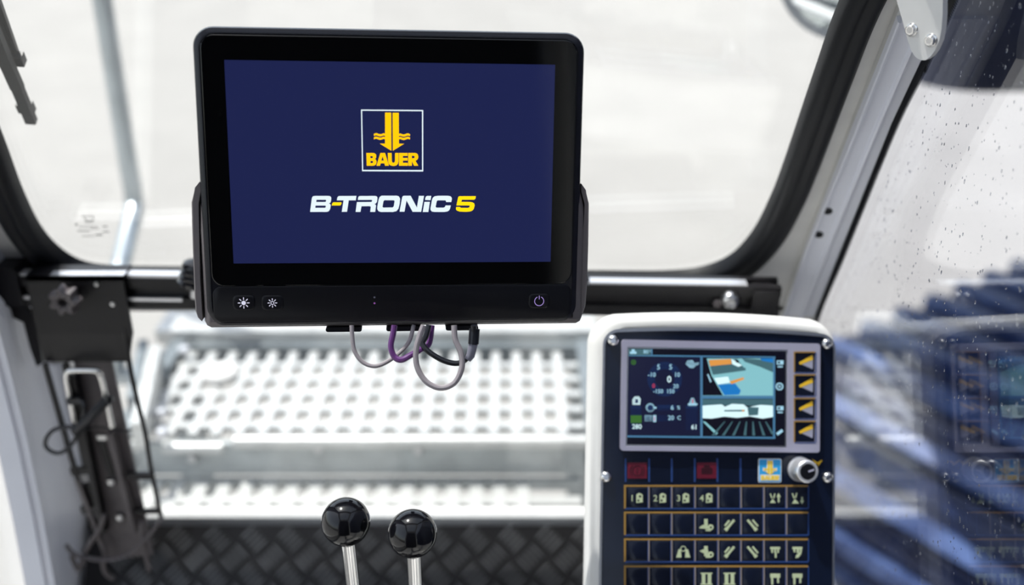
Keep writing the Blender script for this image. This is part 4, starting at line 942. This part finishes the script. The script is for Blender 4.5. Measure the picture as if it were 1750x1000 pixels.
# folded-over top hooked on the rail, and the lower lip that leans forward
yh = RZ + 0.0052 - BF.O.z
hm = MB(); hm.box((xs0 + 0.0265 + (xs1 - xs0 - 0.0265) / 2 + 0.0005, yh + 0.0013, -0.004), (xs1 - xs0 - 0.0265, 0.0004, 0.013)); hm.build('hook_highlight', 'aluminium', br)  # thin bright strip imitates the highlight along the black hook top
m.box(((xs0 + xs1) / 2, yh, -0.012), (xs1 - xs0, 0.0022, 0.032)); m.box(((xs0 + xs1) / 2, (yh + yT) / 2 - 0.002, 0.002), (xs1 - xs0, abs(yh - yT) + 0.006, 0.004))
yl = bl(140, 620)[1]; lx0, lx1 = bl(76, 622)[0], bl(219, 618)[0]
m.rings([[(xs0, yF, 0.0), (xs1, yF, 0.0), (xs1, yF, 0.004), (xs0, yF, 0.004)], [(lx0, yl, -0.006), (lx1, yl, -0.006), (lx1, yl, -0.002), (lx0, yl, -0.002)]])
m.build('clamp_plate', 'black_steel', br, 30)
cx, cy = bl(126, 497)
pts = []
for k in range(70):
    a = 2 * math.pi * k / 70; r = 0.0148 + 0.0030 * math.cos(7 * a + 0.6); pts.append((r * math.cos(a), r * math.sin(a)))
KM2 = Matrix.Translation((cx, cy, 0.004))
m = MB(); m.rings([[(x * f, y * f, z) for x, y in pts] for f, z in ((0.75, 0.012), (0.98, 0.014), (1.0, 0.018), (0.97, 0.026), (0.86, 0.029), (0.50, 0.029), (0.36, 0.028), (0.34, 0.020))], M=KM2); m.build('star_knob', 'gunmetal', br, 40)
MB().lathe([(0.008, 0.0), (0.008, 0.014)], 16, KM2).build('knob_stem', 'black_steel', br)
for px, py in ((195, 517), (167, 483)):
    x, y = bl(px, py); MB().lathe([(0.0028, 0.004), (0.0028, 0.0052), (0.001, 0.0056)], 10, Matrix.Translation((x, y, 0))).build('rivet', 'steel', br)
def hbar(name, pa, pb, wx, wy, m_, za=-0.004, zb=None):
    zb = za if zb is None else zb
    a = bl(*pa, za); b = bl(*pb, zb)
    return MB().bar((a[0], a[1], za), (b[0], b[1], zb), wx, wy, (0, 0, 1)).build(name, m_, br)
# central channel
ch = [bl(*p, -0.008) for p in ((126, 616), (190, 616), (262, 948), (176, 958))]
m = MB(); m.prism([ch], -0.012, -0.008); m.build('channel_plate', 'gunmetal', br)
hbar('channel_flange', (128, 640), (180, 905), 0.007, 0.020, 'black_steel', -0.002)
hbar('channel_flange', (192, 735), (232, 905), 0.006, 0.020, 'gunmetal', -0.002)
hbar('slot', (172, 752), (192, 815), 0.0085, 0.003, 'black_steel', -0.007)
for px, py in ((191, 822), (206, 883)):
    x, y = bl(px, py, -0.006); MB().lathe([(0.0062, 0), (0.0062, 0.003), (0.0042, 0.006), (0.001, 0.0066)], 8, Matrix.Translation((x, y, -0.008))).build('bolt', 'steel', br)
hbar('washer_plate', (166, 748), (182, 748), 0.006, 0.002, 'steel', -0.0065)
# left ladder
hbar('side_rod', (77, 622), (133, 820), 0.0045, 0.006, 'black_steel', 0.004); hbar('side_rod', (133, 820), (182, 950), 0.0050, 0.006, 'gunmetal', 0.004)
hbar('inner_rod', (112, 622), (148, 800), 0.0065, 0.006, 'black_steel', 0.000)
hbar('rung', (122, 806), (158, 802), 0.010, 0.005, 'black_steel', 0.003); hbar('rung', (140, 872), (172, 868), 0.010, 0.005, 'black_steel', 0.003)
hbar('slat', (95, 622), (138, 800), 0.016, 0.003, 'pillar_grey', -0.010)
hbar('slat', (146, 826), (160, 866), 0.014, 0.004, 'black_steel', -0.002)
# right ladder
pth = [(214, 560), (222, 625), (236, 690), (248, 740), (258, 800), (268, 850), (276, 888)]
P3 = [V((*bl(*p, 0.002), 0.002)) for p in pth]; MB().tube(spline(P3, 5), 0.0030, 8).build('side_rod', 'black_steel', br)
hbar('rung', (218, 813), (261, 813), 0.0085, 0.005, 'black_steel', 0.0); hbar('rung', (230, 874), (276, 873), 0.0065, 0.005, 'black_steel', 0.0)
# chrome hoop
hpts = [(132, 742), (126, 715), (118, 675), (113, 645), (116, 636), (124, 633), (160, 633), (168, 636), (174, 650), (183, 690), (192, 730)]
P3 = [V((*bl(*p, 0.012), 0.012)) for p in hpts]; MB().tube(spline(P3, 5), 0.0034, 12).build('chrome_hoop', 'chrome', br).update_tag()
# curved retaining strap and hooks at the foot
P3 = [V((*bl(*p, 0.016), 0.016)) for p in ((113, 932), (124, 945), (145, 953), (175, 957), (205, 953), (232, 938), (255, 915), (275, 888))]
MB().tube(spline(P3, 5), 0.0036, 8, flat=0.6).build('retaining_strap', 'gunmetal', br)
for pts_ in (((178, 880), (170, 905), (150, 935), (137, 968), (132, 972), (122, 950)), ((176, 955), (178, 975), (188, 986), (195, 988)), ((242, 892), (246, 930), (255, 975))):
    P3 = [V((*bl(*p, 0.010), 0.010)) for p in pts_]; MB().tube(spline(P3, 4), 0.0032, 8).build('hook', 'gunmetal', br)
# black cable tied round the hoop
P3 = [BF.w(*bl(px, py, z), z) for px, py, z in ((192, 684, 0.018), (182, 688, 0.020), (165, 702, 0.022), (148, 720, 0.022), (132, 730, 0.020), (110, 730, 0.016), (92, 735, 0.014), (80, 748, 0.014), (78, 762, 0.014), (88, 772, 0.014), (104, 774, 0.014), (122, 760, 0.016), (132, 742, 0.020), (142, 715, 0.022), (144, 695, 0.022), (138, 684, 0.018))]
o = MB().tube(spline(P3, 6), 0.0026, 8).build('tie_cable', 'cable_black'); tag(o, 'black cable tied in a loop round the chrome hoop', 'cable')
P3 = [BF.w(*bl(px, py, z), z) for px, py, z in ((184, 684, 0.022), (165, 702, 0.026), (146, 722, 0.026), (128, 738, 0.024))]
MB().tube(spline(P3, 5), 0.0058, 8).build('strap', 'cable_black', o)
P3 = [BF.w(*bl(px, py, z), z) for px, py, z in ((136, 738, 0.024), (165, 730, 0.016), (195, 734, 0.010), (212, 737, 0.010), (225, 734, 0.012))]
MB().tube(spline(P3, 5), 0.0014, 6).build('tail', 'cable_black', o)
for pa, pb in (((116, 686), (138, 683)), ((176, 684), (193, 682))):
    MB().bar(BF.w(*bl(*pa, .016), .016), BF.w(*bl(*pb, .016), .016), 0.007, 0.007).build('tie', 'cable_black', o)
